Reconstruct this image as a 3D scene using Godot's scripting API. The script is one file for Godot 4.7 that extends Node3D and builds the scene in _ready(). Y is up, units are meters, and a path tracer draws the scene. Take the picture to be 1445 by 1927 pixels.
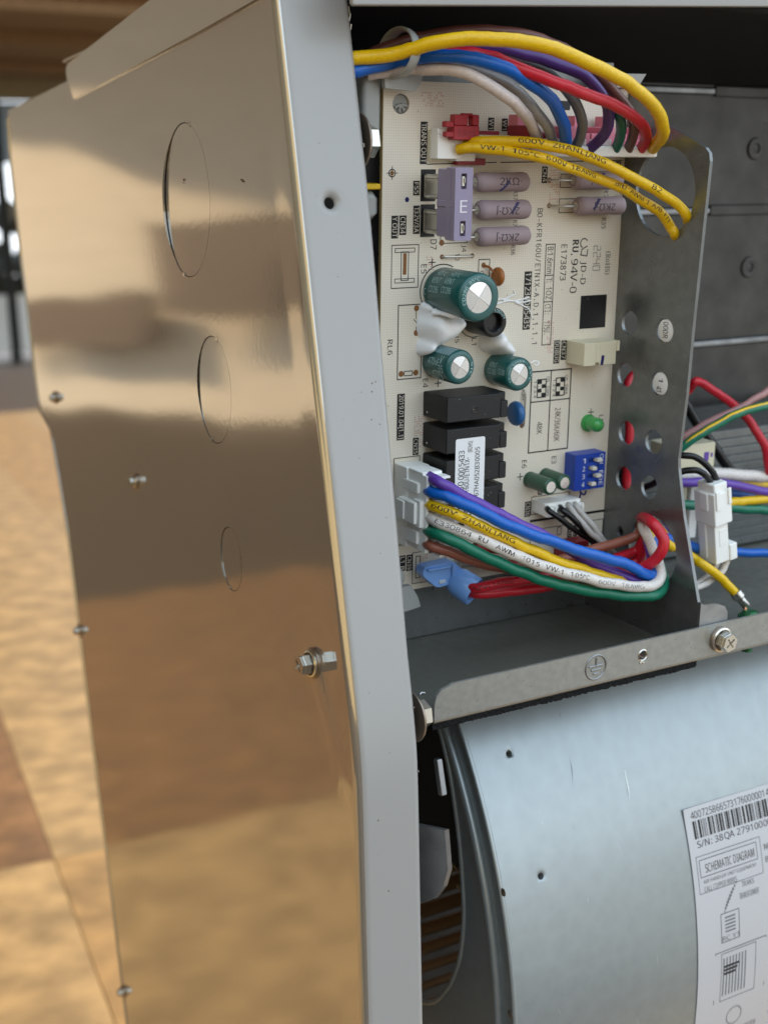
extends Node3D
# Inside of an air handler: control board, wiring, shelf, blower housing, and the glossy left side panel with the room behind it.
# Cabinet shapes are written in millimetres in the cabinet's own frame (x right, y up along the board, z out of the cabinet, board face at z = 0); the frame leans back a little in the room.

const K := 0.001
const TILT := 7.0
var frame := Transform3D()
var cabinet := Transform3D()
var mats := {}
var used := {}
var org := {}
var fonts := {}
var glyph_cache := {}
var noises := {}
var curves := {}
var earth: MeshInstance3D
const EARTH := Vector3(90, -102.6, 37)


class MB:
	var v := PackedVector3Array()
	var n := PackedVector3Array()
	var uv := PackedVector2Array()

	func tri(a: Vector3, b: Vector3, c: Vector3, na: Vector3, nb: Vector3, nc: Vector3, ua := Vector2(), ub := Vector2(), uc := Vector2()) -> void:
		var g := (b - a).cross(c - a)
		if g.length_squared() < 1e-14:
			return
		v.push_back(a); n.push_back(na); uv.push_back(ua)
		if g.dot(na + nb + nc) > 0.0:
			v.push_back(c); n.push_back(nc); uv.push_back(uc)
			v.push_back(b); n.push_back(nb); uv.push_back(ub)
		else:
			v.push_back(b); n.push_back(nb); uv.push_back(ub)
			v.push_back(c); n.push_back(nc); uv.push_back(uc)

	func quad(a: Vector3, b: Vector3, c: Vector3, d: Vector3, m: Vector3, ua := Vector2(0, 0), ub := Vector2(1, 0), uc := Vector2(1, 1), ud := Vector2(0, 1)) -> void:
		tri(a, b, c, m, m, m, ua, ub, uc)
		tri(a, c, d, m, m, m, ua, uc, ud)

	func quads(a: Vector3, b: Vector3, c: Vector3, d: Vector3, na: Vector3, nb: Vector3, nc: Vector3, nd: Vector3, ua := Vector2(), ub := Vector2(), uc := Vector2(), ud := Vector2()) -> void:
		tri(a, b, c, na, nb, nc, ua, ub, uc)
		tri(a, c, d, na, nc, nd, ua, uc, ud)

	# a box whose edges are rounded off by b
	func box(at: Vector3, size: Vector3, b := 0.2, turn := Basis()) -> MB:
		var h := size / 2.0
		b = minf(b, minf(h.x, minf(h.y, h.z)) * 0.9)
		for a in 3:
			var p := (a + 1) % 3
			var q := (a + 2) % 3
			for s in [-1.0, 1.0]:
				var c := []
				for k in [[-1, -1], [1, -1], [1, 1], [-1, 1]]:
					var e := Vector3()
					e[a] = h[a] * s
					e[p] = (h[p] - b) * k[0]
					e[q] = (h[q] - b) * k[1]
					c.append(at + turn * e)
				var m := Vector3()
				m[a] = s
				quad(c[0], c[1], c[2], c[3], turn * m)
			for s in [-1.0, 1.0]:
				for t in [-1.0, 1.0]:
					var w := []
					for k in [[p, -1.0], [p, 1.0], [q, 1.0], [q, -1.0]]:
						var e := Vector3()
						e[a] = (h[a] - b) * k[1]
						e[p] = (h[p] if k[0] == p else h[p] - b) * s
						e[q] = (h[q] if k[0] == q else h[q] - b) * t
						w.append(at + turn * e)
					var np := Vector3()
					np[p] = s
					var nq := Vector3()
					nq[q] = t
					quads(w[0], w[1], w[2], w[3], turn * np, turn * np, turn * nq, turn * nq)
		for sx in [-1.0, 1.0]:
			for sy in [-1.0, 1.0]:
				for sz in [-1.0, 1.0]:
					var s := Vector3(sx, sy, sz)
					var w := []
					for a in 3:
						var e := (h - Vector3(b, b, b)) * s
						e[a] = h[a] * s[a]
						w.append(at + turn * e)
					tri(w[0], w[1], w[2], turn * Vector3(sx, 0, 0), turn * Vector3(0, sy, 0), turn * Vector3(0, 0, sz))
		return self

	# corner to corner
	func bx(x0: float, x1: float, y0: float, y1: float, z0: float, z1: float, b := 0.2) -> MB:
		return box(Vector3(x0 + x1, y0 + y1, z0 + z1) / 2.0, Vector3(absf(x1 - x0), absf(y1 - y0), absf(z1 - z0)), b)

	func tube(pts: PackedVector3Array, radii: Array, sides := 14, cap := true, squash := 1.0) -> MB:
		var count := pts.size()
		var t := (pts[1] - pts[0]).normalized()
		var u := t.cross(Vector3(0.3, 0.2, 1.0) if absf(t.z) < 0.9 else Vector3(1, 0.2, 0.1)).normalized()
		var rings := []
		var norms := []
		var gone := 0.0
		var along := []
		for i in count:
			var t2 := (pts[mini(i + 1, count - 1)] - pts[maxi(i - 1, 0)]).normalized()
			u = (u - t2 * u.dot(t2)).normalized()
			var w := t2.cross(u)
			var r: float = radii[mini(i, radii.size() - 1)]
			if i > 0:
				gone += pts[i].distance_to(pts[i - 1])
			along.append(gone)
			var ring := PackedVector3Array()
			var no := PackedVector3Array()
			for k in sides + 1:
				var a := TAU * k / sides
				var d := u * cos(a) + w * sin(a) * squash
				ring.push_back(pts[i] + d * r)
				no.push_back((u * cos(a) * squash + w * sin(a)).normalized())
			rings.append(ring)
			norms.append(no)
		for i in count - 1:
			for k in sides:
				quads(rings[i][k], rings[i][k + 1], rings[i + 1][k + 1], rings[i + 1][k], norms[i][k], norms[i][k + 1], norms[i + 1][k + 1], norms[i + 1][k],
					Vector2(along[i], float(k) / sides), Vector2(along[i], (k + 1.0) / sides), Vector2(along[i + 1], (k + 1.0) / sides), Vector2(along[i + 1], float(k) / sides))
		if cap:
			for e in [0, count - 1]:
				var m := (pts[0] - pts[1]).normalized() if e == 0 else (pts[count - 1] - pts[count - 2]).normalized()
				for k in sides:
					tri(pts[e], rings[e][k], rings[e][k + 1], m, m, m)
		return self

	# profile: pairs (radius, height) turned about the local z axis of b at o
	func lathe(o: Vector3, b: Basis, profile: Array, segs := 32, from := 0.0, to := TAU) -> MB:
		if profile[0].x < 0.2 and profile[-1].x > 0.2 and profile[-1].y <= profile[0].y:
			profile = profile.duplicate()
			profile.reverse()
		for i in profile.size() - 1:
			var p: Vector2 = profile[i]
			var q: Vector2 = profile[i + 1]
			if p.distance_to(q) < 1e-5:
				continue
			var here := _lathe_normal(profile, i)
			var n0 := here
			var n1 := here
			if i > 0:
				var before := _lathe_normal(profile, i - 1)
				if before.dot(here) > 0.8:
					n0 = (before + here).normalized()
			if i < profile.size() - 2:
				var after := _lathe_normal(profile, i + 1)
				if after.dot(here) > 0.8:
					n1 = (after + here).normalized()
			for k in segs:
				var a0 := lerpf(from, to, float(k) / segs)
				var a1 := lerpf(from, to, (k + 1.0) / segs)
				var d0 := b * Vector3(cos(a0), sin(a0), 0)
				var d1 := b * Vector3(cos(a1), sin(a1), 0)
				quads(o + d0 * p.x + b.z * p.y, o + d1 * p.x + b.z * p.y, o + d1 * q.x + b.z * q.y, o + d0 * q.x + b.z * q.y,
					d0 * n0.x + b.z * n0.y, d1 * n0.x + b.z * n0.y, d1 * n1.x + b.z * n1.y, d0 * n1.x + b.z * n1.y)
		return self

	func _lathe_normal(profile: Array, i: int) -> Vector2:
		var d: Vector2 = (profile[i + 1] - profile[i])
		return Vector2(d.y, -d.x).normalized()

	# a sheet with holes: outlines in 2D, carried into space by at(p, side), side 0 = face, 1 = back
	func plate(outer: PackedVector2Array, holes: Array, at: Callable, step := 3.0) -> MB:
		var loops := [_dense(outer, step)]
		for h in holes:
			loops.append(h)
		var all := PackedVector2Array()
		for l in loops:
			all.append_array(l)
		var face: Vector3 = ((at.call(Vector2(1, 0), 0) - at.call(Vector2(), 0)).cross(at.call(Vector2(0, 1), 0) - at.call(Vector2(), 0))).normalized()
		if face.dot(at.call(Vector2(), 0) - at.call(Vector2(), 1)) < 0.0:
			face = -face
		var ids := Geometry2D.triangulate_delaunay(all)
		if holes.size() < 2:
			var key: PackedVector2Array = loops[0]
			if holes.size() == 1:
				key = _keyhole(loops[0], holes[0])
			var cut := Geometry2D.triangulate_polygon(key)
			if cut.size() > 0:
				all = key
				ids = cut
		for i in range(0, ids.size(), 3):
			var m := (all[ids[i]] + all[ids[i + 1]] + all[ids[i + 2]]) / 3.0
			if not Geometry2D.is_point_in_polygon(m, outer):
				continue
			var ok := true
			for h in holes:
				if Geometry2D.is_point_in_polygon(m, h):
					ok = false
			if ok:
				for side in 2:
					var m3 := face if side == 0 else -face
					tri(at.call(all[ids[i]], side), at.call(all[ids[i + 1]], side), at.call(all[ids[i + 2]], side), m3, m3, m3, all[ids[i]], all[ids[i + 1]], all[ids[i + 2]])
		for k in loops.size():
			var l: PackedVector2Array = loops[k]
			for i in l.size():
				var a := l[i]
				var b := l[(i + 1) % l.size()]
				var mid := (a + b) / 2.0
				var d := (b - a).normalized()
				var o := Vector2(d.y, -d.x)
				var inside := Geometry2D.is_point_in_polygon(mid + o * 0.02, outer)
				for h in holes:
					if Geometry2D.is_point_in_polygon(mid + o * 0.02, h):
						inside = false
				if inside:
					o = -o
				var n3: Vector3 = (at.call(mid + o, 0) - at.call(mid, 0)).normalized()
				quad(at.call(a, 0), at.call(b, 0), at.call(b, 1), at.call(a, 1), n3)
		return self

	# the outline joined to a hole by a hair-thin cut
	static func _keyhole(outer: PackedVector2Array, hole: PackedVector2Array) -> PackedVector2Array:
		var bi := 0
		var bj := 0
		var best := 1e18
		for i in outer.size():
			for j in hole.size():
				var d := outer[i].distance_squared_to(hole[j])
				if d < best:
					best = d
					bi = i
					bj = j
		var around := Geometry2D.is_polygon_clockwise(outer) == Geometry2D.is_polygon_clockwise(hole)
		var out := PackedVector2Array()
		for i in outer.size() + 1:
			out.push_back(outer[(bi + i) % outer.size()])
		for j in hole.size() + 1:
			out.push_back(hole[(bj - j + hole.size() * 2) % hole.size()] if around else hole[(bj + j) % hole.size()])
		var side := (outer[bi] - hole[bj]).orthogonal().normalized() * 0.002
		var n := outer.size()
		var ahead := (outer[(bi + 1) % n] - outer[bi]).dot(side) > 0.0
		out[0] += side if ahead else -side
		out[n] += -side if ahead else side
		out[n + 1] += -side if ahead else side
		out[out.size() - 1] += side if ahead else -side
		return out

	static func _dense(p: PackedVector2Array, step: float) -> PackedVector2Array:
		var out := PackedVector2Array()
		for i in p.size():
			var a := p[i]
			var b := p[(i + 1) % p.size()]
			var c := maxi(1, int(a.distance_to(b) / step))
			for k in c:
				out.push_back(a.lerp(b, float(k) / c))
		return out

	# a smooth sheet: f(u, v) gives points, u and v from 0 to 1
	func sheet(nu: int, nv: int, f: Callable, toward: Vector3, keep = null, normal_at = null) -> MB:
		var p := []
		for i in nu + 1:
			var row := PackedVector3Array()
			for j in nv + 1:
				row.push_back(f.call(float(i) / nu, float(j) / nv))
			p.append(row)
		var m := []
		for i in nu + 1:
			var row := PackedVector3Array()
			for j in nv + 1:
				var a: Vector3 = p[mini(i + 1, nu)][j] - p[maxi(i - 1, 0)][j]
				var b: Vector3 = p[i][mini(j + 1, nv)] - p[i][maxi(j - 1, 0)]
				var c := a.cross(b).normalized()
				if normal_at != null:
					row.push_back(normal_at.call(p[i][j]))
				else:
					row.push_back(-c if c.dot(toward) < 0.0 else c)
			m.append(row)
		for i in nu:
			for j in nv:
				if keep != null and not keep.call((p[i][j] + p[i + 1][j + 1]) / 2.0):
					continue
				quads(p[i][j], p[i + 1][j], p[i + 1][j + 1], p[i][j + 1], m[i][j], m[i + 1][j], m[i + 1][j + 1], m[i][j + 1],
					Vector2(float(i) / nu, float(j) / nv), Vector2((i + 1.0) / nu, float(j) / nv), Vector2((i + 1.0) / nu, (j + 1.0) / nv), Vector2(float(i) / nu, (j + 1.0) / nv))
		return self

	# flat ribbon along points in the plane z = const
	func line(pts: Array, wide: float, z: float, closed := false) -> MB:
		var count := pts.size()
		for i in (count if closed else count - 1):
			var a: Vector2 = pts[i]
			var b: Vector2 = pts[(i + 1) % count]
			var d := (b - a).normalized()
			var o := Vector2(-d.y, d.x) * wide / 2.0
			a -= d * wide / 2.0
			b += d * wide / 2.0
			quad(Vector3(a.x + o.x, a.y + o.y, z), Vector3(b.x + o.x, b.y + o.y, z), Vector3(b.x - o.x, b.y - o.y, z), Vector3(a.x - o.x, a.y - o.y, z), Vector3(0, 0, 1))
		return self

	func patch(x0: float, x1: float, y0: float, y1: float, z: float) -> MB:
		quad(Vector3(x0, y0, z), Vector3(x1, y0, z), Vector3(x1, y1, z), Vector3(x0, y1, z), Vector3(0, 0, 1))
		return self

	func rect(x0: float, x1: float, y0: float, y1: float, wide: float, z: float) -> MB:
		return line([Vector2(x0, y0), Vector2(x1, y0), Vector2(x1, y1), Vector2(x0, y1)], wide, z, true)

	func arc(c: Vector2, r: float, a0: float, a1: float, wide: float, z: float, segs := 20) -> MB:
		var p := []
		for i in segs + 1:
			var a := lerpf(a0, a1, float(i) / segs)
			p.append(c + Vector2(cos(a), sin(a)) * r)
		return line(p, wide, z)

	func disc(c: Vector2, r: float, z: float, segs := 16) -> MB:
		for i in segs:
			var a := TAU * i / segs
			var b := TAU * (i + 1) / segs
			tri(Vector3(c.x, c.y, z), Vector3(c.x + r * cos(a), c.y + r * sin(a), z), Vector3(c.x + r * cos(b), c.y + r * sin(b), z), Vector3(0, 0, 1), Vector3(0, 0, 1), Vector3(0, 0, 1))
		return self

	func mesh(o: Vector3) -> ArrayMesh:
		var p := PackedVector3Array()
		p.resize(v.size())
		for i in v.size():
			p[i] = (v[i] - o) * 0.001
		var a := []
		a.resize(Mesh.ARRAY_MAX)
		a[Mesh.ARRAY_VERTEX] = p
		a[Mesh.ARRAY_NORMAL] = n
		a[Mesh.ARRAY_TEX_UV] = uv
		var out := ArrayMesh.new()
		out.add_surface_from_arrays(Mesh.PRIMITIVE_TRIANGLES, a)
		return out


func nm(called: String) -> String:
	used[called] = used.get(called, 0) + 1
	return called if used[called] == 1 else "%s_%03d" % [called, used[called] - 1]


func meta(o: Node, label: String, category: String, group := "", kind := "") -> void:
	for k in [["label", label], ["category", category], ["group", group], ["kind", kind]]:
		if k[1]:
			o.set_meta(k[0], k[1])


func thing(called: String, label: String, category: String, at: Vector3, group := "") -> Node3D:
	var o := Node3D.new()
	o.name = nm(called)
	add_child(o, true)
	o.transform = frame * Transform3D(Basis(), at * K)
	org[o] = at
	meta(o, label, category, group)
	return o


func part(parent: Node3D, called: String, mb: MB, m: Material, label := "", kind := "") -> MeshInstance3D:
	var o := MeshInstance3D.new()
	var c := 0
	for k in parent.get_children():
		if k.name == called or k.name.begins_with(called + "_") and str(k.name).substr(called.length() + 1).is_valid_int():
			c += 1
	o.name = called if c == 0 else "%s_%03d" % [called, c]
	o.mesh = mb.mesh(org[parent])
	o.material_override = m
	parent.add_child(o, true)
	org[o] = org[parent]
	meta(o, label, "", "", kind)
	return o


func solo(called: String, label: String, category: String, mb: MB, m: Material, at: Vector3, group := "", kind := "") -> MeshInstance3D:
	var o := MeshInstance3D.new()
	o.name = nm(called)
	o.mesh = mb.mesh(at)
	o.material_override = m
	add_child(o, true)
	o.transform = frame * Transform3D(Basis(), at * K)
	org[o] = at
	meta(o, label, category, group, kind)
	return o


func move_copy(src: Node3D, parent: Node3D, by: Vector3, called: String) -> Node3D:
	var o: Node3D = src.duplicate()
	var c := 0
	for k in parent.get_children():
		if str(k.name).begins_with(called):
			c += 1
	o.name = "%s_%03d" % [called, c]
	parent.add_child(o, true)
	o.position = src.position + by * K
	org[o] = org[src]
	return o


func noise_tex(key: String, freq: float, lo: float, hi: float, normal := 0.0, octaves := 4, seed_ := 1, size := 512, cells := false) -> NoiseTexture2D:
	if noises.has(key):
		return noises[key]
	var f := FastNoiseLite.new()
	f.noise_type = FastNoiseLite.TYPE_CELLULAR if cells else FastNoiseLite.TYPE_SIMPLEX_SMOOTH
	f.frequency = freq
	f.fractal_octaves = octaves
	f.seed = seed_
	var t := NoiseTexture2D.new()
	t.width = size
	t.height = size
	t.seamless = true
	t.noise = f
	if normal > 0.0:
		t.as_normal_map = true
		t.bump_strength = normal
	else:
		var g := Gradient.new()
		g.set_color(0, Color(lo, lo, lo))
		g.set_color(1, Color(hi, hi, hi))
		t.color_ramp = g
	noises[key] = t
	return t


# c is the colour as seen in plain light (sRGB)
func mat(key: String, c := Color.WHITE, rough := 0.5, metal := 0.0, o := {}) -> StandardMaterial3D:
	if mats.has(key):
		return mats[key]
	var m := StandardMaterial3D.new()
	m.resource_name = key
	m.albedo_color = c
	m.roughness = rough
	m.metallic = metal
	m.cull_mode = BaseMaterial3D.CULL_DISABLED
	for k in o:
		if k in ["tex", "rtex", "ntex", "scale", "nscale"]:
			continue
		m.set(k, o[k])
	if o.has("tex"):
		m.albedo_texture = o.tex
	if o.has("rtex"):
		m.roughness_texture = o.rtex
		m.roughness_texture_channel = BaseMaterial3D.TEXTURE_CHANNEL_RED
	if o.has("ntex"):
		m.normal_enabled = true
		m.normal_texture = o.ntex
		m.normal_scale = o.get("nscale", 1.0)
	if o.has("scale"):
		m.uv1_triplanar = true
		var s: float = o.scale
		m.uv1_scale = Vector3(s, s, s)
	mats[key] = m
	return m


func font(kind: String) -> Font:
	if not fonts.has(kind):
		var f := SystemFont.new()
		f.font_names = PackedStringArray({"sans": ["Droid Sans"], "mono": ["Droid Sans Mono"], "serif": ["Droid Serif"], "bold": ["Droid Sans"]}[kind])
		if kind == "bold":
			f.font_weight = 700
		fonts[kind] = f
	return fonts[kind]


# the triangles of a line of lettering; x from 0 to 1 along it, y from 0 to 1 up it; .w its length over its height
func glyphs(s: String, kind := "sans") -> Dictionary:
	var key := kind + s
	if glyph_cache.has(key):
		return glyph_cache[key]
	var t := TextMesh.new()
	t.font = font(kind)
	t.font_size = 24
	t.pixel_size = 0.01
	t.depth = 0.0
	t.curve_step = 1.5
	t.text = s
	var a := t.get_mesh_arrays()
	var p: PackedVector3Array = a[Mesh.ARRAY_VERTEX]
	var ids = a[Mesh.ARRAY_INDEX]
	var out := PackedVector2Array()
	var lo := Vector2(1e9, 1e9)
	var hi := -lo
	if ids != null and ids.size() > 0:
		for i in ids:
			out.push_back(Vector2(p[i].x, p[i].y))
	else:
		for q in p:
			out.push_back(Vector2(q.x, q.y))
	for q in out:
		lo = lo.min(q)
		hi = hi.max(q)
	var span := (hi - lo).max(Vector2(1e-5, 1e-5))
	for i in out.size():
		out[i] = (out[i] - lo) / span
	glyph_cache[key] = {"t": out, "w": span.x / span.y}
	return glyph_cache[key]


# letters laid on a surface: f(u, v) gives the point, out roughly where the surface faces
func letters(mb: MB, s: String, f: Callable, out: Vector3, kind := "sans", fine := 0) -> void:
	var g: PackedVector2Array = glyphs(s, kind).t
	if fine > 0:
		g = finer(g, glyphs(s, kind).w, fine)
	for i in range(0, g.size(), 3):
		var a: Vector3 = f.call(g[i].x, g[i].y)
		var b: Vector3 = f.call(g[i + 1].x, g[i + 1].y)
		var c: Vector3 = f.call(g[i + 2].x, g[i + 2].y)
		var m := (b - a).cross(c - a).normalized()
		if m.dot(out) < 0.0:
			m = -m
		mb.tri(a, b, c, m, m, m)


# splits the longest sides until none is longer than a share of the letters' height
func finer(g: PackedVector2Array, w: float, rounds: int) -> PackedVector2Array:
	for k in rounds:
		var out := PackedVector2Array()
		for i in range(0, g.size(), 3):
			var best := 0
			var far := 0.0
			for j in 3:
				var d := (g[i + (j + 1) % 3] - g[i + j]) * Vector2(w, 1.0)
				if d.length() > far:
					far = d.length()
					best = j
			if far < 0.2:
				out.append_array(g.slice(i, i + 3))
				continue
			var a := g[i + best]
			var b := g[i + (best + 1) % 3]
			var c := g[i + (best + 2) % 3]
			var m := (a + b) / 2.0
			out.append_array(PackedVector2Array([a, m, c, m, b, c]))
		g = out
	return g


# board legend that reads downwards, its letters' tops to the right
func down(mb: MB, s: String, x0: float, x1: float, top: float, low: float, z := 0.06, kind := "sans") -> void:
	letters(mb, s, func(u, v): return Vector3(lerpf(x0, x1, v), lerpf(top, low, u), z), Vector3(0, 0, 1), kind)


func spline(c: Array, per := 6) -> PackedVector3Array:
	var p := []
	for i in range(0, c.size(), 3):
		p.append(Vector3(c[i], c[i + 1], c[i + 2]))
	var out := PackedVector3Array()
	var last := p.size() - 1
	for i in last:
		for k in per:
			out.push_back((p[i] as Vector3).cubic_interpolate(p[i + 1], p[maxi(i - 1, 0)], p[mini(i + 2, last)], float(k) / per))
	out.push_back(p[last])
	return out


func wire(label: String, m: String, r: float, group: String, c: Array) -> MeshInstance3D:
	var p := spline(c)
	var wob := FastNoiseLite.new()
	wob.seed = int(absf(c[0]) * 7.0 + absf(c[1]) * 13.0) + 3
	wob.frequency = 0.11
	var radii := []
	for i in p.size():
		var q := p[i]
		p[i] = q + Vector3(wob.get_noise_3d(q.x, q.y, q.z), wob.get_noise_3d(q.x + 90.0, q.y, q.z), wob.get_noise_3d(q.x, q.y + 90.0, q.z)) * 0.45
		radii.append(r * (1.0 + 0.035 * wob.get_noise_3d(q.x * 2.0, q.y * 2.0, q.z * 2.0 + 50.0)))
	var o := solo("wire", label, "wire", MB.new().tube(p, radii, 16), mats[m], p[p.size() / 2], group)
	curves[o] = [p, r]
	return o


# ink on a wire from s mm along it; ref: the side of the wire that the print is on
func wire_print(o: MeshInstance3D, text: String, s: float, high: float, stretch: float, ref: Vector3, m: Material) -> void:
	var p: PackedVector3Array = curves[o][0]
	var r: float = curves[o][1] * 1.012 + 0.03
	var g := glyphs(text, "sans")
	var long: float = g.w * high * stretch
	var along := [0.0]
	for i in range(1, p.size()):
		along.append(along[i - 1] + p[i].distance_to(p[i - 1]))
	var f := func(u: float, v: float) -> Vector3:
		var d := s + u * long
		var i := 0
		while i < p.size() - 2 and along[i + 1] < d:
			i += 1
		var t := (p[i + 1] - p[i]).normalized()
		var n := (ref - t * ref.dot(t)).normalized()
		var b := n.cross(t)
		var a := (v - 0.5) * high / r
		return p[i] + t * (d - along[i]) + (n * cos(a) + b * sin(a)) * r
	var mb := MB.new()
	letters(mb, text, f, ref, "sans", 5)
	part(o, "printed_marking", mb, m, "", "stuff")


func ring2(c: Vector2, r: float, segs := 32) -> PackedVector2Array:
	var p := PackedVector2Array()
	for i in segs:
		p.push_back(c + Vector2(cos(TAU * i / segs), sin(TAU * i / segs)) * r)
	return p


func axis(z: Vector3) -> Basis:
	var q := z.normalized()
	var x := q.cross(Vector3(0.1, 1, 0.2) if absf(q.y) < 0.9 else Vector3(1, 0, 0.1)).normalized()
	return Basis(x, q.cross(x), q)


func _ready() -> void:
	# camera: a phone at its 48 mm lens, 0.44 m from the board
	cabinet = Transform3D(Basis(Vector3.RIGHT, deg_to_rad(TILT)), Vector3(0, 0.55, 0))
	var cam := Camera3D.new()
	cam.name = "camera"
	add_child(cam)
	var rt := Vector3(0.86061, 0.01401, 0.50907).normalized()
	var bk := Vector3(-0.49393, 0.26640, 0.82769).normalized()
	cam.transform = cabinet * Transform3D(Basis(rt, bk.cross(rt).normalized(), bk), Vector3(-253.74, 60.04, 360.86) * K)
	var lens := CameraAttributesPhysical.new()
	lens.frustum_focal_length = 35.0 / (2.0 * tan(deg_to_rad(41.12 / 2.0)))
	lens.frustum_focus_distance = 0.415
	lens.exposure_aperture = lens.frustum_focal_length / 3.4
	lens.frustum_near = 0.02
	lens.frustum_far = 200.0
	cam.attributes = lens
	cam.fov = 41.12
	cam.near = 0.02
	cam.far = 200.0
	cam.current = true

	# light: a pale sky that enters from the open front, a warm low sun from the right and a little behind
	var we := WorldEnvironment.new()
	we.name = "environment"
	var e := Environment.new()
	e.background_mode = Environment.BG_SKY
	var sky := Sky.new()
	var sm := ProceduralSkyMaterial.new()
	sm.sky_top_color = Color(0.745, 0.83, 0.905)
	sm.sky_horizon_color = Color(0.912, 0.93, 0.942)
	sm.sky_curve = 0.2
	sm.ground_horizon_color = Color(0.5, 0.47, 0.43)
	sm.ground_bottom_color = Color(0.35, 0.31, 0.27)
	sm.sky_energy_multiplier = 1.0
	sky.sky_material = sm
	e.sky = sky
	e.background_energy_multiplier = 1.3
	e.tonemap_mode = Environment.TONE_MAPPER_LINEAR
	e.tonemap_exposure = 2.15
	e.sdfgi_enabled = true
	e.ssao_enabled = true
	e.ssil_enabled = true
	we.environment = e
	add_child(we)
	var sun := DirectionalLight3D.new()
	sun.name = "sun"
	sun.light_color = Color(1.0, 0.90, 0.76)
	sun.light_energy = 1.0
	sun.light_angular_distance = 0.5
	sun.shadow_enabled = true
	add_child(sun)
	sun.look_at_from_position(Vector3(0.88, 0.42, -0.2), Vector3())

	materials()
	room()
	frame = cabinet
	housing()
	side_panel()
	bracket_and_shelf()
	blower()
	board()
	board_parts()
	plugs()
	wiring()
	small_things()


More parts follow.
